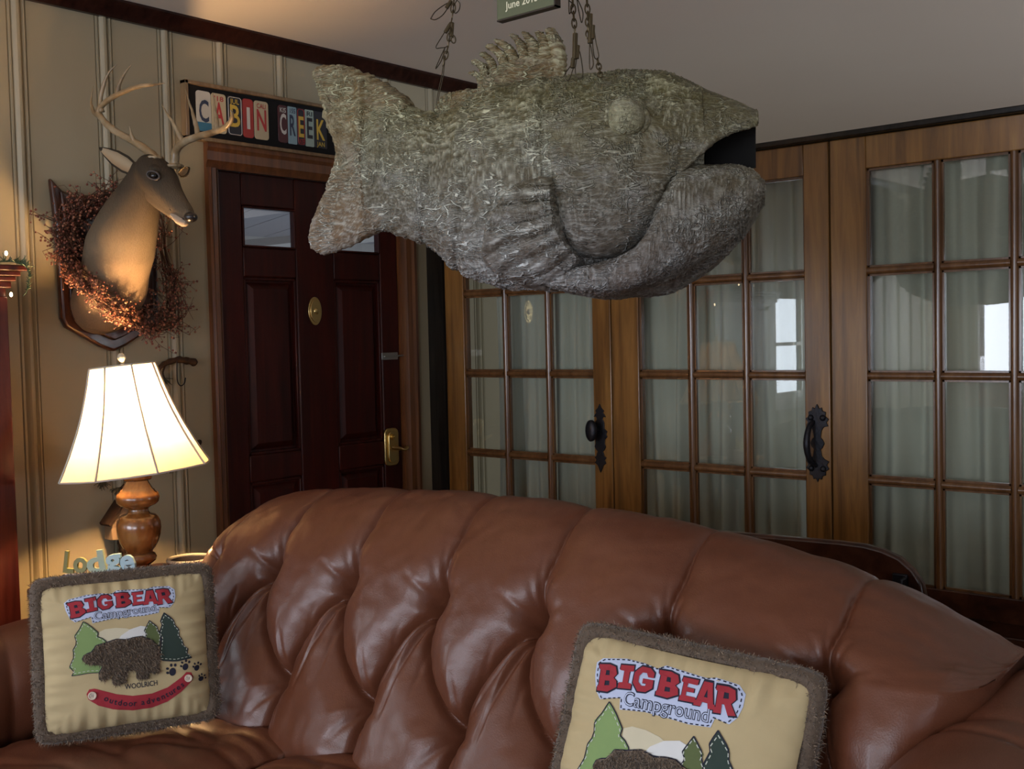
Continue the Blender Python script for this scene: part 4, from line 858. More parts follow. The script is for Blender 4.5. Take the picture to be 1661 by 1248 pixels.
    for nm, T_, m_, st in (('light_green_tree', T1, M['lgreen'], M['thread']), ('olive_tree', T2, M['ogreen'], M['thread']), ('dark_green_tree', T3, M['dgreen'], M['thread'])):
        o = poly(nm, T_, m_, .002); stitch(T_, M['navy'], .0026, False, .005, o, 'tree_edging', .0, .06); stitch(T_, st, .003, True, .004, o, 'stitching', .09, .05)
    bear = [(375, 625), (385, 600), (430, 585), (450, 552), (500, 540), (560, 520), (620, 525), (650, 515), (700, 508), (760, 530), (800, 570), (807, 640), (795, 680), (808, 705), (765, 716), (742, 702), (735, 740), (675, 742), (672, 690), (618, 690), (612, 760), (545, 768), (535, 735), (555, 710), (540, 700), (505, 735), (468, 740), (465, 700), (490, 660), (440, 652), (400, 650)]
    b_ = poly('bear_patch', bear, M['fur'], .006); stitch(bear, M['navy'], .0035, False, .006, b_, 'bear_edging', -.01, .05)
    A = np.array([crop2ab(*p) for p in bear]); lo, hi = A.min(0), A.max(0); S = rs.uniform(lo, hi, (9000, 2)); ins = np.zeros(len(S), bool); j = len(A)-1
    for i2 in range(len(A)):
        c1 = (A[i2, 1] > S[:, 1]) != (A[j, 1] > S[:, 1]); xx_ = (A[j, 0]-A[i2, 0])*(S[:, 1]-A[i2, 1])/(A[j, 1]-A[i2, 1]+1e-12)+A[i2, 0]; ins ^= c1 & (S[:, 0] < xx_); j = i2
    S = S[ins]; a, b = S[:, 0]+da, S[:, 1]*sb+db; base = np.c_[a*hw, b*hh, surf(a, b)+.0055]; dr = rs.normal(size=(len(S), 3))*.5+np.array([.3, -.5, .45]); dr /= np.linalg.norm(dr, axis=1)[:, None]; h_ = len(S)//2
    o = O('bear_fur', blades(base[:h_], dr[:h_], rs.uniform(.005, .009, h_), .0009), M['fur'], b_, local=True, smooth=False); o['kind'] = 'stuff'
    o = O('bear_fur', blades(base[h_:], dr[h_:], rs.uniform(.005, .009, len(S)-h_), .0009), M['furtip'], b_, local=True, smooth=False); o['kind'] = 'stuff'
    txt('WOOLRICH', 700, 778, 185, 40, -5, M['navy'], .0015, 'maker_lettering', .01)
    ban = [(395, 815), (410, 790), (440, 786), (470, 795), (560, 822), (650, 835), (760, 828), (850, 798), (930, 745), (960, 718), (990, 722), (1000, 745), (990, 772), (930, 828), (850, 880), (760, 910), (650, 918), (540, 905), (460, 880), (405, 845)]
    bn = poly('red_banner', ban, M['redfelt'], .0012); mid = smoothpath([(490, 838), (560, 866), (650, 878), (760, 868), (850, 838), (945, 780)], 200); L_ = np.r_[0, np.cumsum(np.linalg.norm(np.diff(mid, axis=0), axis=1))]
    VV_, FF, k = [], [], 0; s_ = 'outdoor adventures'; wid_ = {'t': .62, 'r': .68, ' ': .6, 'v': .9, 'a': 1, 's': .85}; tot = sum(wid_.get(c, 1) for c in s_); acc = 0
    for ch in s_:
        w_ = wid_.get(ch, 1); pos = (acc+w_/2)/tot*L_[-1]; acc += w_
        if ch == ' ': continue
        p = np.array([np.interp(pos, L_, mid[:, q]) for q in (0, 1)]); p2 = np.array([np.interp(pos+3, L_, mid[:, q]) for q in (0, 1)]); an = atan2(p2[1]-p[1], p2[0]-p[0]); V, F = text(ch, 46, 0, .6); cx_ = (V[:, 0].max()+V[:, 0].min())/2
        Q = [[*crop2ab(p[0]+(v[0]-cx_)*cos(an)+v[1]*sin(an), p[1]+(v[0]-cx_)*sin(an)-v[1]*cos(an)), 0] for v in V]; VV_.append(Q); FF += [[i2+k for i2 in f] for f in F]; k += len(Q)
    lay('banner_lettering', np.vstack(VV_), FF, M['navy'], .0022, parent=bn)
    for (x, y, rr) in ((426, 824, 26), (970, 752, 24)):
        ab = crop2ab(x, y)*np.array([1, sb])+np.array([da, db]); z = float(surf(ab[0], ab[1])); R2 = rr/517*hw; g = G(); g.lathe([(0.0001, .0052), (R2*.55, .0048), (R2*.7, .0062), (R2*.95, .0062), (R2, .004), (R2, 0)], (ab[0]*hw, ab[1]*hh, z+.001), 24, cap=False); bt = O('button', g, M['button'], r, local=True)
        g = G()
        for q in range(4): g.sphere((ab[0]*hw+.25*R2*cos(q*pi/2+.7), ab[1]*hh+.25*R2*sin(q*pi/2+.7), z+.0058), .0011, 4, 8)
        O('button_hole', g, M['navy'], bt, local=True)
    VV_, FF, k = [], [], 0
    for (x, y, s_, rt) in ((880, 708, 1.15, 10), (957, 685, 1.0, 30), (1027, 697, .9, 40), (1053, 762, .85, 75)):
        for (ox, oy, r1, r2) in ((0, 4, 17, 20), (-28, -8, 8, 6), (-24, 12, 8, 6), (-12, -27, 7, 8), (8, -30, 7, 8)):
            cr_, sr_ = cos(radians(rt)), sin(radians(rt)); P_ = [(x+s_*((ox+r1*cos(t))*cr_-(oy+r2*sin(t))*sr_), y+s_*((ox+r1*cos(t))*sr_+(oy+r2*sin(t))*cr_)) for t in np.linspace(0, 2*pi, 12, endpoint=False)]
            VV_ += [[*crop2ab(*p), 0] for p in P_]; FF.append(list(range(k, k+12))); k += 12
    lay('paw_prints', np.array(VV_), FF, M['navy'], .0012)
    return r
pillow('throw_cushion', at_depth(44, 938, 2.50), at_depth(345, 908, 2.66), (-.12, .10, 1), .925, 'fur trimmed campground bear cushion leaning at the left arm of the sofa', 'campground cushions', seed=1, da=-.05, sb=.98)
pillow('throw_cushion', at_depth(942, 1000, 1.98), at_depth(1352, 1089, 1.76), (0, .32, .95), .93, 'fur trimmed campground bear cushion at the right, half below the frame', 'campground cushions', da=-.13, db=-.14, seed=2, sb=1.14)
# ------------------------------------------------------------ chains that carry the fish
def link_chain(g, a, b, r=.0075, wr=.0018, n=None, step=.0135, jig=0):
    a, b = np.array(a, float), np.array(b, float); L = np.linalg.norm(b-a); n = n or max(2, int(L/step)); d = (b-a)/L; u = np.cross(d, [0.3, 1, .1]); u /= np.linalg.norm(u); w_ = np.cross(d, u)
    for i in range(n):
        c = a+(b-a)*(i+.5)/n; s = u*cos(i*pi/2+.5)+w_*sin(i*pi/2+.5); ln = L/n*.72
        P = [c+d*ln*cos(t)+s*r*sin(t)*.75 for t in np.linspace(0, 2*pi, 12, endpoint=False)]; g.tube(P, wr, 5, closed=True)
def hang(name, pix, depth, label, links, loops, rods, wires):
    """pix: lowest point on the fish; links/rods/wires are lists of pixel polylines, loops closed ones"""
    base = at_depth(*pix, depth); r = E(name, base, label, 'chain', 'chains carrying the fish'); at = lambda p: at_depth(p[0], p[1], depth)
    topp = at(links[0][0])
    for i, pl in enumerate(links):
        g = G()
        for p, q in zip(pl, pl[1:]): link_chain(g, at(p), at(q))
        if not i: link_chain(g, topp, (topp[0], topp[1], H-.01))
        O('chain_links', g, M['chain'], r)
    g = G(); g.lathe([(.022, 0), (.022, .004), (.01, .012)], (topp[0], topp[1], H-.012), 16); O('ceiling_hook', g, M['chain'], r)
    for lp in loops:
        P = smoothpath([at(p) for p in lp+[lp[0]]], 40); g = G(); g.tube(P, .0013, 6); O('wire_loop', g, M['wire'], r)
    for a, b, rad in rods: g = G(); g.tube([at(a), at(b)], rad, 10); O('swivel', g, M['chain'], r, bevel=.001)
    for w_ in wires: g = G(); g.tube(smoothpath([at(p) for p in w_], 20), .0012, 6); O('wire', g, M['wire'], r)
Z7 = lambda x, y: (680+x/4.885, y/4.885)
hang('hanging_chain', (708, 178), 2.70, 'rusty chain with wire snap loops above the tail of the fish', [[(737, -4), (733, 30), (731, 45), (727, 75), (719, 105)], [(733, 50), (736, 68)]],
     [[Z7(90, 150), Z7(130, 155), Z7(190, 115), Z7(240, 35), Z7(215, 30), Z7(130, 90)], [Z7(215, 235), Z7(180, 290), Z7(132, 375), Z7(170, 380), Z7(228, 360), Z7(240, 260)], [Z7(205, 375), Z7(165, 460), Z7(130, 545), Z7(175, 480)], [Z7(300, 0), Z7(322, 30), Z7(315, 80), Z7(285, 105), Z7(270, 60)]],
     [(Z7(255, 5), Z7(215, 65), .005), (Z7(245, 195), Z7(205, 260), .005), (Z7(262, 180), Z7(255, 290), .005)], [[Z7(200, 440), Z7(178, 600), Z7(145, 760), Z7(140, 830), Z7(158, 870)], [Z7(205, 440), Z7(190, 600), Z7(160, 740), Z7(150, 800)]])
hang('hanging_chain', (918, 128), 2.56, 'rusty chain just right of the spiny fin of the fish', [[Z7(1215, -15), Z7(1222, 100), Z7(1235, 270)]],
     [[Z7(1185, 0), Z7(1190, 110), Z7(1215, 40)], [Z7(1250, 0), Z7(1265, 90), Z7(1287, 180), Z7(1297, 100), Z7(1262, 10)], [Z7(1215, 500), Z7(1150, 600), Z7(1182, 640), Z7(1215, 560), Z7(1230, 500)], [Z7(1235, 540), Z7(1245, 600), Z7(1292, 612), Z7(1293, 530), Z7(1265, 400)]],
     [(Z7(1237, 265), Z7(1232, 470), .0062), (Z7(1258, 360), Z7(1250, 465), .005), (Z7(1222, 460), Z7(1213, 540), .0055)], [])
hang('hanging_chain', (973, 124), 2.48, 'rightmost rusty chain ending in a thin link at the fish head', [[Z7(1328, -15), Z7(1335, 100), Z7(1340, 300)], [Z7(1412, 470), Z7(1428, 545), Z7(1436, 605)]],
     [[Z7(1350, 330), Z7(1350, 520), Z7(1362, 548), Z7(1380, 500), Z7(1362, 380)], [Z7(1382, 210), Z7(1400, 330), Z7(1422, 440), Z7(1408, 468), Z7(1385, 440), Z7(1372, 300)]],
     [(Z7(1357, 110), Z7(1352, 345), .0055), (Z7(1378, 200), Z7(1372, 310), .005)], [])
# ------------------------------------------------------------ little hanging date board
p0 = at_depth(806, 33, 2.45); p1 = on_y(903, 7, p0[1]); sg = E('date_sign', (*((p0+p1)/2)[:2], p0[2]), 'small green board lettered with a date hanging at top centre', 'sign')
M['signgreen'] = _cloth('painted_green_board', (.13, .145, .075), .7, .6); M['signtext'] = mat('cream_lettering', (.75, .72, .5), .6); M['darkbrown'] = mat('dark_brown_edge', (.03, .018, .01), .6)
g = G(); x0, x1, zb_ = p0[0], p1[0]-.008, p0[2]; g.box((x0, p0[1], zb_), (x1, p0[1]+.018, zb_+.125)); O('board', g, M['signgreen'], sg, bevel=.002)
g = G(); g.box((x0-.001, p0[1]+.001, zb_-.003), (x1+.003, p0[1]+.020, zb_)); g.box((x1, p0[1]+.001, zb_-.003), (x1+.003, p0[1]+.020, zb_+.125)); O('board_edge', g, M['darkbrown'], sg)
V, F = text('June 2015', .023, .001, .0003); V = V[:, [0, 1, 2]]; c = on_y(847, 3, p0[1]); O('lettering', G().add(np.c_[c[0]+V[:, 0]*1.0, p0[1]-.001+V[:, 2], c[2]+V[:, 1]], F), M['signtext'], sg, smooth=False)
g = G()
for x in (x0+.02, x1-.02): g.tube([(x, p0[1]+.009, zb_+.12), (x, p0[1]+.009, H)], .001, 5)
O('hanging_wire', g, M['wire'], sg)
# ------------------------------------------------------------ licence plate sign above the front door
S6 = lambda x, y, X=.03: on_x(280+x/3.283, 100+y/3.283, X)[1:]
sy0, sz1 = S6(62, 92); sz0 = S6(72, 408)[1]; sy1 = -.49
sn = E('licence_plate_sign', (0, (sy0+sy1)/2, sz0), 'black framed sign spelling a cabin name in cut licence plates above the door', 'sign')
M['signblack'] = mat('black_backing', (.006, .006, .007), .6, 0, .2); M['tanframe'] = wood('tan_frame_wood', (.16, .10, .05), (.24, .16, .08), (.32, .22, .12))
g = G(); g.box((.0, sy0+.012, sz0+.012), (.022, sy1-.012, sz1-.012)); O('backing', g, M['signblack'], sn)
g = G()
for a, b, c, d_ in ((sy0, sy0+.014, sz0, sz1), (sy1-.014, sy1, sz0, sz1), (sy0, sy1, sz0, sz0+.014), (sy0, sy1, sz1-.014, sz1)): g.box((0, a, c), (.034, b, d_))
O('frame', g, M['tanframe'], sn, bevel=.002)
def pm(n_, c): return mat(n_, c, .35)
PC = dict(w=pm('white_plate', (.50, .50, .46)), c=pm('cream_plate', (.48, .42, .28)), k=pm('black_plate', (.012, .013, .02)), r=pm('red_plate', (.32, .03, .025)), m=pm('maroon_plate', (.06, .01, .014)), b=pm('light_blue_plate', (.25, .38, .44)), t=pm('pale_teal_plate', (.33, .44, .40)), navy=pm('navy_plate_paint', (.02, .03, .07)), y=pm('yellow_plate_paint', (.60, .42, .06)), B=pm('blue_plate_paint', (.03, .14, .24)), red=pm('red_plate_paint', (.40, .03, .03)), wh=pm('white_plate_paint', (.6, .58, .54)))
for ch, x0_, x1_, y0_, y1_, pc, lc, small in (('C', 130, 210, 155, 370, 'w', 'navy', None), ('A', 211, 291, 172, 378, 'c', 'red', ("'18", .86, 'red')), ('B', 296, 376, 187, 395, 'k', 'y', ('JUL', .86, 'y')), ('1', 378, 436, 197, 408, 'r', 'wh', None), ('N', 439, 516, 210, 422, 'c', 'red', ('CALI', .86, 'red')), ('C', 566, 618, 232, 438, 'm', 'wh', ('KIS', .86, 'wh')), ('R', 619, 666, 238, 444, 'b', 'navy', ('155', .88, 'navy')), ('E', 667, 710, 248, 450, 'k', 'y', ('ATE', .10, 'red')), ('E', 711, 757, 255, 460, 't', 'k', ('RI', .88, 'k')), ('K', 758, 826, 268, 468, 'k', 'y', ('JAN', .10, 'y'))):
    a = S6(x0_, (y0_+y1_)/2)[0]; b = S6(x1_, (y0_+y1_)/2)[0]; hgt = sz1-sz0; zA, zB = sz0+hgt*.17, sz0+hgt*.86; rr = .012 if ch in 'C1NAB' else .004; ang = 0
    g = G(); ca, cb = (a+b)/2, (b-a)/2*.98; g.prism([(p[0], p[1]) for p in rrect(2*cb, zB-zA, rr)], FA(ca, (zA+zB)/2, .022), 0, .003); pl = O('plate', g, PC[pc], sn, bevel=.0008)
    if ch == 'C' and pc == 'w': g = G(); g.prism(rrect(2*cb, .032, .004), FA(ca, zA+.016, .025), 0, .0006); O('blue_band', g, PC['B'], pl)
    if ch == 'B' or ch == 'E' and pc == 'k':
        g = G(); lp = [(.0258, ca+p[0], (zA+zB)/2+p[1]) for p in rrect(2*cb-.008, zB-zA-.008, .010)]; g.tube(lp, .0012, 5, closed=True); O('plate_border', g, PC['wh'] if ch == 'B' else PC['red'], pl)
    V, F = text(ch, 1, 0, .018); w0 = np.ptp(V[:, 0]); h0 = np.ptp(V[:, 1]); sx_, sz_ = 2*cb*.66/w0, (zB-zA)*.56/h0
    if ch == '1': sx_ *= .45
    V = V-[(V[:, 0].max()+V[:, 0].min())/2, (V[:, 1].max()+V[:, 1].min())/2, 0]; O('letter', G().add(np.c_[0*V[:, 0]+.0262, ca+V[:, 0]*sx_, (zA+zB)/2+V[:, 1]*sz_], F), PC[lc], pl, smooth=False)
    if small:
        V, F = text(small[0], 1, 0, .01); w0 = np.ptp(V[:, 0]); V = V*[2*cb*.62/w0, .026, 1]; O('small_lettering', G().add(np.c_[0*V[:, 0]+.0262, ca+V[:, 0], zA+(zB-zA)*small[1]+V[:, 1]], F), PC[small[2]], pl, smooth=False)
# ------------------------------------------------------------ table lamp on an end table
M['lampwood'] = wood('turned_maple', (.13, .045, .012), (.23, .095, .025), (.33, .15, .045), .22, (14, 14, 4), .4)
M['shade_trim'] = mat('shade_seam_braid', (.45, .43, .38), .8)
def _shade():
    m = bpy.data.materials.new('silk_lamp_shade'); m.use_nodes = True; t = m.node_tree; t.nodes.clear(); o = t.nodes.new('ShaderNodeOutputMaterial'); mx = t.nodes.new('ShaderNodeMixShader'); mx.inputs[0].default_value = .55
    d = t.nodes.new('ShaderNodeBsdfDiffuse'); d.inputs[0].default_value = (.80, .76, .68, 1); r = t.nodes.new('ShaderNodeBsdfTranslucent'); r.inputs[0].default_value = (.66, .52, .36, 1)
    t.links.new(d.outputs[0], mx.inputs[1]); t.links.new(r.outputs[0], mx.inputs[2]); t.links.new(mx.outputs[0], o.inputs[0]); return m
M['shade'] = _shade()
LD = 3.4; PXM = LD/FPX; lbase = at_depth(228, 930, LD); lx, ly = lbase[0], lbase[1]; lz = lambda cy: at_depth(228, 560+cy/3.121, LD)[2]
TZ = .60
lamp = E('table_lamp', (lx, ly, TZ), 'lit table lamp with white bell shade and turned wooden base', 'lamp')
pr = [(0.0, TZ), (.075, TZ), (.08, TZ+.012), (.07, TZ+.022), (.05, TZ+.03)]
for r_, cy in ((17, 1120), (17, 1110), (21, 1100), (25, 1090), (26.5, 1072), (24, 1056), (20, 1046), (21, 1036), (25, 1024), (30, 995), (33.5, 960), (34.8, 925), (34.2, 895), (31, 872), (27, 858), (19, 850), (16, 838), (16, 826), (20, 816), (28, 806), (32.5, 792), (34, 770), (32, 748), (27, 736), (26.5, 730), (24, 726), (21.5, 712), (18.5, 695), (17, 682)): pr.append((r_*PXM, lz(cy)))
pr = sorted(pr, key=lambda q: 0) ; g = G(); g.lathe(pr, (lx, ly, 0), 56); O('turned_base', g, M['lampwood'], lamp, ang=50)
g = G(); g.lathe([(20*PXM, lz(682)), (24*PXM, lz(672)), (24*PXM, lz(628))], (lx, ly, 0), 8); O('neck_block', g, M['lampwood'], lamp, smooth=False, bevel=.003)
# harp, socket and bulb
zt0 = lz(628); tilt = radians(5.5); axs = np.array([0, 0, 1.])*cos(tilt)-np.array([_cy, _sy, 0])*sin(tilt); piv = np.array([lx, ly, zt0]); sx = np.array([_cy, _sy, 0])*cos(tilt)+np.array([0, 0, 1.])*sin(tilt); sy_ = np.cross(axs, sx)
tr = lambda a, b, c: piv+sx*a+sy_*b+axs*c
Hs = (640-105)/3.121*PXM; s0 = -.004
g = G(); g.tube([tr(0, 0, 0), tr(0, 0, .155)], .014, 14); O('socket', g, M['brass'], lamp)
g = G(); g.sphere(tr(0, 0, .20), .032, 12, 16, (1, 1, 1.25)); M['bulb'] = mat('lit_bulb', (1, .9, .7), .4); M['bulb'].node_tree.nodes['Principled BSDF'].inputs['Emission Color'].default_value = (1, .58, .25, 1); M['bulb'].node_tree.nodes['Principled BSDF'].inputs['Emission Strength'].default_value = LAMP_E; O('bulb', g, M['bulb'], lamp)
g = G(); g.tube(smoothpath([tr(.02, 0, .03), tr(.055, 0, .12), tr(.045, 0, .22), tr(0, 0, s0+Hs+.004), tr(-.045, 0, .22), tr(-.055, 0, .12), tr(-.02, 0, .03)], 40), .002, 6); O('harp', g, M['brass'], lamp)
RS = [(116.5, 640), (110, 605), (95, 510), (80, 405), (68, 305), (58.5, 205), (50.5, 105)]; sh = E('lamp_shade', (0, 0, 0)); bpy.data.objects.remove(sh)
nn = 160; P = np.zeros((60, nn, 3)); hs = np.linspace(0, 1, 60); rr = np.interp(hs, [(640-c)/535 for _, c in RS], [r*PXM for r, _ in RS]); rr = np.convolve(np.pad(rr, 4, 'reflect', reflect_type='odd'), np.ones(9)/9, 'valid')
for i in range(60):
    for j in range(nn): t = 2*pi*j/nn; q = cos(pi/8)/cos(((t+pi/8-.2) % (pi/4))-pi/8); f = rr[i]*(.45+.55*q*1.02); P[i, j] = tr(f*cos(t), f*sin(t), s0+hs[i]*Hs)
shade = O('lamp_shade', G().grid(P, wrap=True), M['shade'], lamp, ang=180)
g = G()
for k in range(8):
    t = k*pi/4+.2-pi/8; g.tube([tr((rr[i]+.0008)*1.025*cos(t), (rr[i]+.0008)*1.025*sin(t), s0+hs[i]*Hs) for i in range(0, 60, 3)]+[tr(rr[-1]*1.025*cos(t), rr[-1]*1.025*sin(t), s0+Hs)], .0032, 6)
O('seam_braid', g, M['shade_trim'], shade)
for nm, i in (('bottom_trim', 0), ('top_trim', 59)):
    g = G(); g.tube(P[i], .0045, 8, closed=True, flat=.6); O(nm, g, M['shade_trim'], shade)
g = G()
for k in range(3): t = k*2*pi/3; g.tube([tr(0, 0, s0+Hs), tr(rr[-1]*cos(t), rr[-1]*sin(t), s0+Hs)], .0016, 6)
O('spider', g, M['brass'], shade)
M['crystal'] = mat('glass_finial', (.9, .85, .7), .08, 0, .8, Transmission_Weight=.7)
fb = [(.004, 0), (.006, .005), (.0035, .009), (.007, .013), (.0125, .022), (.0125, .030), (.008, .038), (.0, .040)]; g = G(); g.lathe(fb, (0, 0, 0), 20); V = np.vstack(g.V); g = G().add([tr(v[0], v[1], s0+Hs+v[2]) for v in V], g.F); O('finial', g, M['crystal'], lamp)
# end table
et = E('end_table', (.44, -1.76, 0), 'dark wooden end table under the lamp beside the sofa arm', 'table')
g = G(); g.prism(rrect(.46, .48, .03), ((.40, -1.745, TZ-.03), (1, 0, 0), (0, 1, 0), (0, 0, 1)), 0, .028); O('table_top', g, M['darkwood'], et, bevel=.004)
for a in (-.16, .16):
    for b in (-.18, .18): g = G(); g.lathe([(.016, 0), (.022, .1), (.018, .2), (.024, .4), (.02, .5), (.024, TZ-.031)], (.375+a, -1.76+b, 0), 16); O('leg', g, M['darkwood'], et)
g = G(); g.box((.215, -1.94, TZ-.10), (.535, -1.58, TZ-.031)); O('apron', g, M['darkwood'], et)
# standing word made of coloured letters
wd = E('word_sign', (.36, -1.93, TZ), 'standing word cut from pale coloured letters beside the lamp base', 'sign'); dW = 3.24
for ch, u0, u1, v0, v1, col_, rt in (('L', 105, 121, 894, 930, (.20, .19, .05), 8), ('o', 120, 142, 904, 930, (.24, .24, .09), 4), ('d', 141, 170, 893, 930, (.36, .45, .33), -8), ('g', 172, 198, 899, 936, (.38, .55, .56), -6), ('e', 196, 219, 900, 927, (.36, .54, .60), -10)):
    a, b = at_depth(u0, v1, dW), at_depth(u1, v0, dW); V, F = text(ch, 1, .012/.1, .035); V = V-[(V[:, 0].max()+V[:, 0].min())/2, (V[:, 1].max()+V[:, 1].min())/2, 0]; w_ = np.linalg.norm((b-a)[:2]); hh_ = b[2]-a[2]; V = V*[w_/np.ptp(V[:, 0]), hh_/np.ptp(V[:, 1]), .1]
    cr_, sr_ = cos(radians(-rt)), sin(radians(-rt)); V = np.c_[V[:, 0]*cr_-V[:, 1]*sr_, V[:, 0]*sr_+V[:, 1]*cr_, V[:, 2]]; c = (a+b)/2; W_ = c+V[:, :1]*_r0+V[:, 1:2]*EZ-V[:, 2:]*_fh; O('letter', G().add(W_, F), mat('painted_letter', col_, .55), wd, smooth=False)
a, b = at_depth(100, 934, dW), at_depth(226, 930, dW); g = G(); c = (a+b)/2; g.obox((c[0], c[1], (c[2]+TZ)/2), (_r0, _fh, EZ), (np.linalg.norm((b-a)[:2])/2, .018, max((c[2]-TZ)/2, .004))); O('sign_base', g, mat('lilac_base', (.2, .22, .36), .6), wd, bevel=.002)
# candle jar
c = at_depth(308, 907, 3.48); M['stone'] = mat('cream_glazed_stoneware', (.62, .54, .40), .3); M['jarin'] = mat('dark_wax', (.03, .02, .018), .5)
jx, jy = c[0], c[1]; JR = 36*3.48/FPX; jr = E('candle_jar', (jx, jy, TZ), 'wide cream rimmed jar with dark inside between cushion and sofa', 'jar')
g = G(); g.lathe([(.0, TZ), (JR*.86, TZ), (JR*.95, TZ+.01), (JR*.97, c[2]-.01), (JR, c[2]), (JR*.93, c[2]+.002), (JR*.88, c[2]-.006), (JR*.86, c[2]-.05), (0, c[2]-.052)], (jx, jy, 0), 40, cap=False); O('jar_body', g, M['jarin'], jr)
g = G(); g.tube([(jx+JR*.95*cos(t), jy+JR*.95*sin(t), c[2]) for t in np.linspace(0, 2*pi, 48, endpoint=False)], .0055, 8, closed=True); O('jar_rim', g, M['stone'], jr)
jt = E('drinks_table', (jx, jy, 0)); bpy.data.objects.remove(jt)
# ------------------------------------------------------------ deer shoulder mount
deer = E('deer_mount', (0, -1.575, 1.33), 'mounted deer head with antlers on dark wooden shield left of the door', 'trophy')
cyd = -1.575
half = [(0, 1.325), (.05, 1.345), (.12, 1.385), (.165, 1.41), (.18, 1.44), (.182, 1.60), (.186, 1.75), (.200, 1.905), (.160, 1.865), (.11, 1.85), (.05, 1.86), (0, 1.885)]
poly = [(-x, z) for x, z in half[::-1]][0:]+[(x, z) for x, z in half[1:-1]]
fr = ((0.006, cyd, 0), (0, 1, 0), (0, 0, 1), (1, 0, 0)); g = G(); g.prism(poly, fr, 0, .03); O('shield_plaque', g, M['darkwood'], deer, bevel=.010, seg=3)
g = G(); c_ = np.array([0, 1.60]); g.prism([tuple(c_+(np.array(p)-c_)*.86) for p in poly], fr, .03, .042); O('plaque_face', g, M['darkwood'], deer, bevel=.006, seg=3)
def loft(g, secs, n=40, up=None):    # secs: (u, v, depth, radius px, flatten)
    C0 = np.array([at_depth(s[0], s[1], s[2]) for s in secs]); R0 = np.array([s[3]*s[2]/FPX for s in secs]); FLT = np.array([s[4] if len(s) > 4 else 1 for s in secs]); m = len(secs)*7
    C = smoothpath(C0, m); t = np.linspace(0, len(secs)-1, m); R = np.interp(t, range(len(secs)), R0); Fl = np.interp(t, range(len(secs)), FLT); T = np.gradient(C, axis=0); T /= np.linalg.norm(T, axis=1)[:, None]
    g_ = []; side0 = np.array([.55, -.75, .0]) if up is None else np.array(up, float)
    for i in range(m):
        s = side0-T[i]*(side0@T[i]); s /= np.linalg.norm(s); w_ = np.cross(T[i], s); g_.append([C[i]+R[i]*(cos(q)*s*Fl[i]+sin(q)*w_) for q in np.linspace(0, 2*pi, n, endpoint=False)])
    b = g.n; g.grid(np.array(g_), wrap=True); g.F.append(tuple(b+j for j in range(n))[::-1]); g.F.append(tuple(b+(m-1)*n+j for j in range(n)))
g = G()
loft(g, [(238, 268, 3.455, 22), (234, 290, 3.47, 27), (224, 322, 3.50, 37), (210, 358, 3.535, 47), (196, 400, 3.58, 55), (188, 436, 3.62, 53), (182, 468, 3.66, 54), (166, 492, 3.70, 50), (150, 498, 3.76, 44)])
loft(g, [(160, 452, 3.74, 34), (158, 480, 3.71, 42), (168, 502, 3.695, 33), (180, 516, 3.69, 20)])
loft(g, [(236, 266, 3.46, 16), (243, 273, 3.44, 25), (254, 287, 3.42, 30.5, .86), (266, 303, 3.395, 28.5, .80), (278, 319, 3.37, 22, .75), (291, 335, 3.35, 17.5, .8), (302, 347, 3.335, 14.5, .9), (309, 354, 3.325, 9.5)])
loft(g, [(252, 312, 3.43, 20), (264, 326, 3.405, 17), (279, 343, 3.37, 11), (294, 356, 3.345, 9), (301, 361, 3.337, 6)])    # lower jaw
e3 = at_depth(249, 284, 3.36); g.sphere(at_depth(251, 274, 3.375), 9.5*3.37/FPX, 10, 16, (1, 1, .6))       # brow over the eye
g.sphere(at_depth(304, 344, 3.315), 6*3.3/FPX, 8, 12)
def _hide():
    m = mat('deer_hide', (.3, .2, .12), .85, 0, .2); k = N(m); v = k.coord((1, 1, 1)); s = k.n('ShaderNodeSeparateXYZ', {'Vector': v})
    # local z: 0 at plaque base .. .65 at the skull; brown-grey head, tan neck, pale throat and brisket
    z = k.math('ADD', s.outputs[2], k.math('MULTIPLY', k.noise(v, 9, 3), .07)); neck = k.ramp(k.n('ShaderNodeMapRange', {'Value': z, 'From Min': .0, 'From Max': .70}).outputs[0], [(.08, (.40, .28, .17)), (.30, (.27, .18, .11)), (.50, (.22, .165, .105)), (.66, (.13, .095, .058)), (.77, (.052, .04, .026)), (.9, (.03, .024, .016))])
    h1 = k.noise(k.coord((70, 70, 16)), 4, 4, .65); c = k.mix(k.math('MULTIPLY', h1, .6), neck, (.06, .045, .03)); k.col(c); k.bump(h1, .6, .006); return m
M['hide'] = _hide()
o = O('neck_and_head', g, M['hide'], deer, ang=180); md = o.modifiers.new('fuse', 'REMESH'); md.mode = 'VOXEL'; md.voxel_size = .0045; md.use_smooth_shade = True; md = o.modifiers.new('soften', 'SMOOTH'); md.factor = .6; md.iterations = 14
head = o
M['eye'] = mat('glass_eye', (.006, .004, .003), .10, 0, .4); M['nose'] = mat('black_nose', (.010, .009, .010), .28); M['antler'] = wood('polished_antler', (.16, .10, .045), (.30, .22, .12), (.46, .38, .25), .35, (9, 9, 9)); M['earin'] = mat('pale_ear_lining', (.34, .26, .16), .85); M['palefur'] = mat('cream_chin_fur', (.32, .25, .18), .85); M['lid'] = mat('dark_eyelid', (.03, .02, .015), .6)
ec = at_depth(249.5, 285, 3.353); g = G(); g.sphere(ec+np.array([-.6, .75, 0])*.004, .0155, 12, 18); O('eye', g, M['eye'], head)
g = G(); g.tube([ec+np.array([.6, -.75, 0])*.006+( _r0*.0185*cos(t)+EZ*.0125*sin(t)+( _r0*.0-EZ*.004*cos(t))) for t in np.linspace(0, 2*pi, 24, endpoint=False)], .0034, 6, closed=True); O('eyelid', g, M['lid'], head)
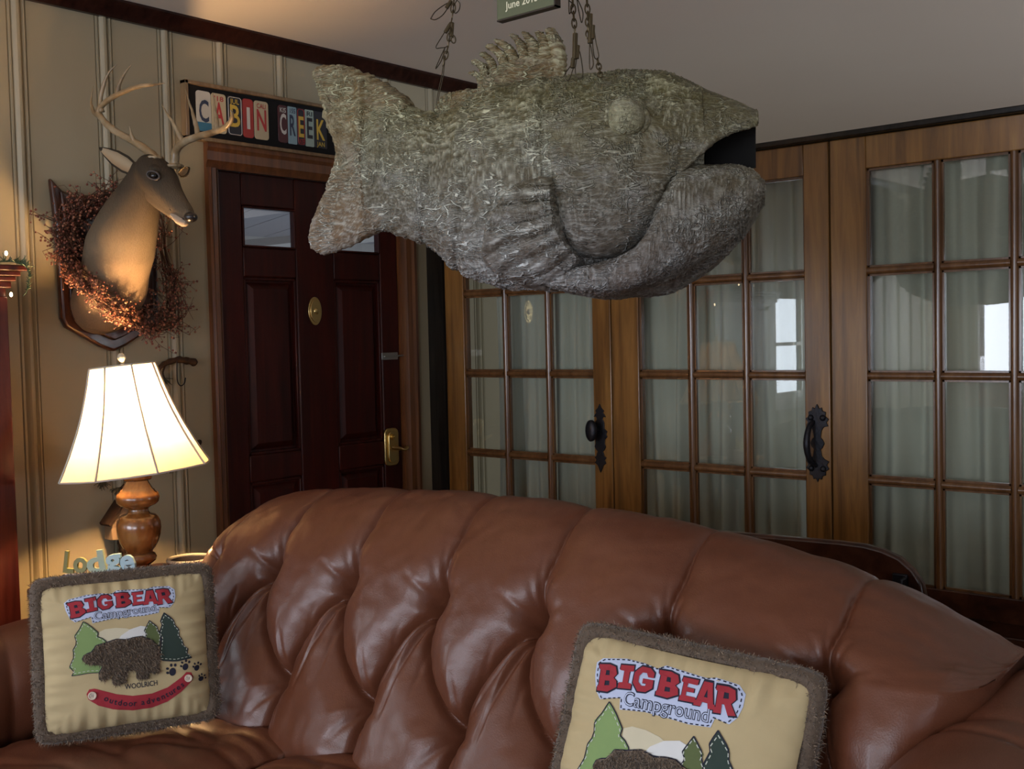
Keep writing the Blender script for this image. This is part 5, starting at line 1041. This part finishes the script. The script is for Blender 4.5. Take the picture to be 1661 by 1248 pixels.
g = G(); g.sphere(at_depth(309.5, 352.5, 3.312), .0205, 10, 16, (1, 1, .8)); o = O('nose', g, M['nose'], head)
g = G()
for du, dv_ in ((-3, -2), (6, -4)): g.sphere(at_depth(309+du, 354+dv_, 3.30), .0052, 6, 8, (1, 1, .7))
O('nostril', g, M['black'], o)
g = G(); g.tube(smoothpath([at_depth(275, 339, 3.338), at_depth(283, 346, 3.335), at_depth(292, 352, 3.322), at_depth(302, 358, 3.312)], 20), [.0012]+[.0026]*18+[.0012], 6); O('mouth', g, M['lid'], head)
g = G(); loft(g, [(280, 347, 3.352, 5), (288, 354, 3.338, 7.5), (297, 360, 3.328, 8), (303, 362, 3.322, 5)]); O('chin', g, M['palefur'], head, ang=180)
def ear(tip, base, w_, d0, d1, nrm, lab):
    a, b = at_depth(*base, d0), at_depth(*tip, d1); ax = b-a; L = np.linalg.norm(ax); ax /= L; n_ = np.array(nrm, float); n_ -= ax*(n_@ax); n_ /= np.linalg.norm(n_); s = np.cross(ax, n_); P = np.zeros((26, 15, 3)); prof = np.interp(np.linspace(0, 1, 26), [0, .12, .35, .6, .82, .94, 1], [.35, .68, 1, .92, .55, .25, .02])
    for i in range(26):
        for j in range(15): q = (j/14*2-1); P[i, j] = a+ax*L*i/25+s*w_*prof[i]*q*(1-.12*abs(q))-n_*w_*prof[i]*.75*(1-q*q)*(1-.5*i/25)
    o = O('ear', G().grid(P), M['hide'], head, ang=180); md = o.modifiers.new('s', 'SOLIDIFY'); md.thickness = .005; md.offset = 0
    Q = P[2:24].copy(); c = Q.mean(1, keepdims=True); Q = c+(Q-c)*.80+n_*.0042; o2 = O('ear_lining', G().grid(Q), M['earin'], o, ang=180)
ear((161, 240), (226, 281), .030, 3.45, 3.50, (.55, -.8, -.05), '')
ear((307, 272), (291, 285), .017, 3.50, 3.50, (.4, -.9, 0), '')
def antler(beam, tines, rb):
    g = G(); P = smoothpath([at_depth(*p) for p in beam], 70); L = np.linspace(0, 1, 70); g.tube(P, rb*np.interp(L, [0, .03, .08, .5, .85, 1], [1.5, 1.5, 1.05, .85, .5, .12]), 12); 
    for tn in tines:
        P = smoothpath([at_depth(*p) for p in tn], 26); g.tube(P, rb*np.interp(np.linspace(0, 1, 26), [0, .3, 1], [.75, .55, .08]), 10)
    V = np.vstack(g.V); V = V+pnoise(V*70)[:, None]*.0012; g = G().add(V, g.F); O('antler', g, M['antler'], head, ang=180)
antler([(251, 259, 3.43), (248, 252, 3.43), (237, 243, 3.44), (216, 229, 3.46), (189, 214, 3.49), (169, 197, 3.51), (160, 181, 3.52), (171, 166, 3.50), (192, 153, 3.46), (222, 141, 3.40), (245, 138, 3.36), (267, 135, 3.32)],
       [[(165, 182, 3.515), (163, 160, 3.51), (170, 132, 3.50), (179, 115, 3.49), (190, 104, 3.48)], [(190, 155, 3.465), (193, 138, 3.46), (202, 120, 3.455), (213, 105, 3.45)], [(219, 231, 3.455), (214, 220, 3.45), (210, 204, 3.445)], [(161, 188, 3.52), (152, 182, 3.54), (148, 165, 3.56), (151, 140, 3.58)]], .0125)
antler([(283, 272, 3.42), (284, 258, 3.41), (286, 244, 3.40), (298, 231, 3.37), (320, 222, 3.33), (345, 215, 3.28), (364, 207, 3.24), (374, 197, 3.21), (377, 186, 3.19), (373, 179, 3.18)],
       [[(297, 232, 3.37), (288, 214, 3.37), (275, 190, 3.38), (262, 170, 3.39)], [(322, 222, 3.33), (317, 200, 3.34), (309, 172, 3.35), (299, 142, 3.36)], [(351, 213, 3.27), (351, 195, 3.27), (348, 172, 3.28), (345, 150, 3.29)]], .0125)
for b_ in ((251, 259, 3.425), (283, 272, 3.415)):
    g = G(); c = at_depth(*b_); g.tube([c+(_r0*.0215*cos(t)+_fh*.0215*sin(t))*(1+.12*sin(9*t))+EZ*.004 for t in np.linspace(0, 2*pi, 30, endpoint=False)], .006, 8, closed=True); O('antler_burr', g, M['antler'], head, ang=180)
# ------------------------------------------------------------ berry wreath round the neck
M['twig'] = mat('brown_twig', (.10, .045, .025), .7); M['berry'] = mat('rust_red_berry', (.17, .045, .024), .45); M['berry2'] = mat('pale_rust_berry', (.30, .12, .065), .45)
wr = E('berry_wreath', (.05, -1.54, 1.45), 'wreath of thin twigs and rust red berries around the deer neck', 'wreath')
rs = np.random.default_rng(11); tw = G(); bA = G(); bB = G()
RINGP = [(268, 400, .07), (262, 352, .06), (236, 316, .05), (187, 312, .06), (132, 328, .07), (98, 368, .08), (94, 415, .10), (118, 452, .17), (158, 488, .27), (205, 522, .24), (250, 545, .18), (288, 522, .12), (290, 460, .08)]
def wpos(th, rad, off): q = (th % (2*pi))/(2*pi)*len(RINGP); i_ = int(q); f_ = q-i_; a_ = np.array(RINGP[i_ % len(RINGP)]); b_ = np.array(RINGP[(i_+1) % len(RINGP)]); p_ = a_*(1-f_)+b_*f_; c_ = np.array((190, 430)); uv = c_+(p_[:2]-c_)*rad*1.04; return on_x(uv[0], uv[1], max(.02, p_[2]-off))
for k in range(7):
    ph = rs.uniform(0, 6); tw.tube([wpos(t, .88+.05*sin(5*t+ph)+.02*k-.06, .02*sin(3*t+ph)) for t in np.linspace(0, 2*pi, 90, endpoint=False)], .0028, 5, closed=True)
dens_ = lambda t: float(np.interp((t % (2*pi))/(2*pi)*13, range(14), [.25, .2, .35, .8, 1.1, 1.2, 1.1, .8, .7, .9, 1.1, .8, .35, .25]))
cnt = 0
while cnt < 460:
    t = rs.uniform(0, 2*pi)
    if rs.uniform() > dens_(t)/1.3: continue
    cnt += 1; dt = rs.normal()*.45; r0_ = rs.uniform(.70, .98); r1 = r0_+abs(rs.normal())*.16+.03
    if rs.uniform() < .3: r1 = r0_-rs.uniform(.05, .22)
    o0 = rs.uniform(-.03, .0); o1 = o0-rs.uniform(.0, .07); P = [wpos(t, r0_, o0), wpos(t+dt*.4, (r0_+r1)/2, (o0+o1)/2)+rs.normal(size=3)*.006, wpos(t+dt*.7, r1, o1)+rs.normal(size=3)*.008]
    S_ = smoothpath(P, 8); tw.tube(S_, np.linspace(.0016, .0008, 8), 4)
    for q in range(rs.integers(3, 8)):
        a = S_[rs.integers(2, 8)]; b = a+rs.normal(size=3)*.011; tw.tube([a, b], .0007, 3); (bA if rs.uniform() < .65 else bB).sphere(b, rs.uniform(.0028, .0046), 4, 6)
O('twigs', tw, M['twig'], wr, ang=180)
o = O('berries', bA, M['berry'], wr, ang=180); o['kind'] = 'stuff'; o = O('pale_berries', bB, M['berry2'], wr, ang=180); o['kind'] = 'stuff'
# ------------------------------------------------------------ rustic branch rack on the wall behind the lamp
rk = E('branch_coat_rack', (0, -1.35, .80), 'rustic dark branch rack with hooks and pine sprigs on wall behind the lamp', 'rack')
M['bark'] = wood('dark_bark', (.015, .008, .005), (.04, .02, .011), (.08, .045, .025), .8, (20, 20, 20)); M['needles'] = mat('dried_pine_needles', (.05, .045, .022), .8)
W = lambda u, v, x=.02: on_x(u, v, x)
def branch(pts, r0_, r1, nm='branch', x=.02): g = G(); P = smoothpath([W(u, v, x) for u, v in pts], 26); P = P+pnoise(P*30)[:, None]*.003; g.tube(P, np.linspace(r0_, r1, 26)*(1+.15*np.sin(np.arange(26)*1.7)), 9); return O(nm, g, M['bark'], rk, ang=180)
branch([(316, 589), (300, 586), (285, 584), (268, 590), (254, 602), (244, 622)], .014, .007); branch([(326, 717), (312, 718), (300, 708), (285, 700)], .010, .006); branch([(230, 762), (197, 768), (182, 773), (170, 782)], .006, .004); branch([(268, 592), (264, 604), (266, 616)], .004, .003); branch([(222, 780), (205, 785), (194, 795)], .006, .004)
branch([(205, 905), (198, 880), (200, 850), (215, 800)], .016, .012, x=.03)
for (u, v, s_) in ((267, 618, 1), (165, 784, 1), (275, 760, .8), (192, 796, .9)):
    g = G(); c = W(u, v, .025)
    for q in range(46):
        d_ = rs.normal(size=3)*np.array([.6, .6, .5])+np.array([0, 0, -1.0]); d_ /= np.linalg.norm(d_); g.tube([c+EZ*.01, c+EZ*.01+d_*rs.uniform(.018, .038)*s_], .0011, 3)
    O('pine_sprig', g, M['needles'], rk)
g = G(); P = [W(287, 585, .035), W(287, 605, .04), W(288, 619, .045), W(293, 626, .06), W(299, 622, .07), W(301, 613, .07)]; g.tube(smoothpath(P, 30), .0022, 7); O('hook', g, M['iron'], rk)
g = G(); c = W(196, 850, .05); y0_, z0_ = c[1], c[2]; g.prism([(-.045, -.05), (.045, -.05), (.045, .02), (0, .07), (-.045, .02)], ((.02, y0_, z0_), (0, 1, 0), (0, 0, 1), (1, 0, 0)), 0, .05); bh = O('birdhouse', g, mat('pale_birch_bark', (.24, .16, .09), .8), rk, bevel=.002); g = G(); g.prism([(-.06, .008), (0, .082), (.06, .008), (.055, 0), (0, .068), (-.055, 0)], ((.015, y0_, z0_), (0, 1, 0), (0, 0, 1), (1, 0, 0)), 0, .065); O('roof', g, M['bark'], bh)
# ------------------------------------------------------------ tall cabinet with cornice at the left edge, string lights on top
cb = E('tall_cabinet', (.1, -2.3, 0), 'dark red wooden cabinet with stepped cornice at left edge of picture', 'cabinet')
M['mahog'] = wood('red_mahogany_cabinet', (.03, .005, .003), (.075, .013, .008), (.12, .026, .014), .3, (16, 16, 1.6), .3)
cx1 = .25; cy1 = -2.035
g = G(); g.box((0.012, -2.80, 0), (cx1, cy1, 1.53)); O('carcass', g, M['mahog'], cb, bevel=.004)
g = G(); g.box((cx1, -2.12, .1), (cx1+.012, cy1-.002, 1.5)); g.box((cx1, -2.78, .1), (cx1+.012, -2.70, 1.5)); O('face_frame', g, M['mahog'], cb, bevel=.003)
g = G(); g.box((cx1, -2.695, .12), (cx1+.016, -2.125, 1.48)); dr = O('cabinet_door', g, M['mahog'], cb, bevel=.005); g = G(); g.sphere((cx1+.03, -2.16, .9), .014, 8, 12); O('knob', g, M['brass'], dr)
g = G()
for z0, z1, e in ((1.525, 1.545, .012), (1.545, 1.560, .022), (1.560, 1.575, .032), (1.575, 1.593, .046)): g.box((0.008, -2.82, z0), (cx1+e, cy1+e, z1))
O('cornice', g, M['mahog'], cb, bevel=.004)
M['fairy'] = mat('lit_fairy_bulb', (1, .8, .5), .4); b_ = M['fairy'].node_tree.nodes['Principled BSDF']; b_.inputs['Emission Color'].default_value = (1, .78, .45, 1); b_.inputs['Emission Strength'].default_value = 14; M['green'] = mat('dark_green_garland', (.02, .05, .018), .6)
gl = E('fairy_lights', (.2, -2.1, 1.594), 'short garland of green sprigs with tiny lit bulbs on the cabinet', 'string lights'); g = G(); pts = [(.20, -2.6, 1.60), (.22, -2.4, 1.60), (.21, -2.25, 1.603), (.24, -2.10, 1.602), (.30, -2.02, 1.60), (.315, -1.995, 1.57), (.312, -2.0, 1.52), (.305, -2.01, 1.50)]; P = smoothpath(pts, 60); g.tube(P, .0016, 5)
for i in range(0, 52, 1):
    for q in range(4): d_ = rs.normal(size=3); d_[2] = abs(d_[2]); d_ /= np.linalg.norm(d_); g.tube([P[i], P[i]+d_*rs.uniform(.015, .035)*(1 if i < 40 else .4)], [.0022, .0006], 4)
O('garland', g, M['green'], gl)
for b in (at_depth(10, 411, 3.27), at_depth(18, 478, 3.27), (.22, -2.4, 1.63), (.21, -2.6, 1.63)):
    g = G(); g.sphere(b, .0045, 6, 10, (1, 1, 1.6)); O('bulb', g, M['fairy'], gl)
# ------------------------------------------------------------ things behind the camera, lace seen as reflections in the door glass, chair added for one
def lace_panel(fr, u0, u1, z0, z1, name='lace_curtain'):
    n = 60; P = np.zeros((20, n, 3))
    for i, z in enumerate(np.linspace(z0, z1, 20)):
        for j in range(n): s = j/(n-1); P[i, j] = fr(u0+(u1-u0)*s, z, .05+.014*sin(s*(u1-u0)*75))
    return O(name, G().grid(P), M['lace'], ang=180)
f1 = lambda u, z, t: (t, u, z)
for a, b, c, d_, lab in ((-3.92, -3.62, .72, 1.70, 'white lace curtain panel on far side of the small left window'), (-3.08, -2.86, .72, 1.70, 'white lace curtain panel on near side of the small left window'), (-3.92, -2.86, 1.56, 1.74, 'white lace valance across the top of the small left window')):
    o = lace_panel(f1, a, b, c, d_); tag(o, lab, 'curtain', 'lace curtains at the window reflected in the doors')
    if 'valance' in lab:
        for v in o.data.vertices: v.co.x += .035
ar = E('armchair', (.75, -5.7, 0), 'rust orange leather armchair added unseen for an orange glow in the rightmost door glass', 'armchair')  # chair put in out of view to give an orange reflection
M['rust'] = mat('rust_orange_leather', (.42, .10, .035), .4)
g = G(); g.box((.40, -6.0, .28), (1.10, -5.35, .45)); O('seat', g, M['rust'], ar, bevel=.05, seg=4); g = G(); g.box((.38, -6.15, .2), (1.12, -5.92, .92)); O('backrest', g, M['rust'], ar, bevel=.06, seg=4)
for x in (.30, 1.06): g = G(); g.box((x, -6.05, .12), (x+.15, -5.33, .60)); O('arm', g, M['rust'], ar, bevel=.05, seg=4)
for x in (.36, 1.12):
    for y in (-6.0, -5.4): g = G(); g.lathe([(.02, 0), (.03, .12)], (x, y, 0), 12); O('foot', g, M['darkwood'], ar)
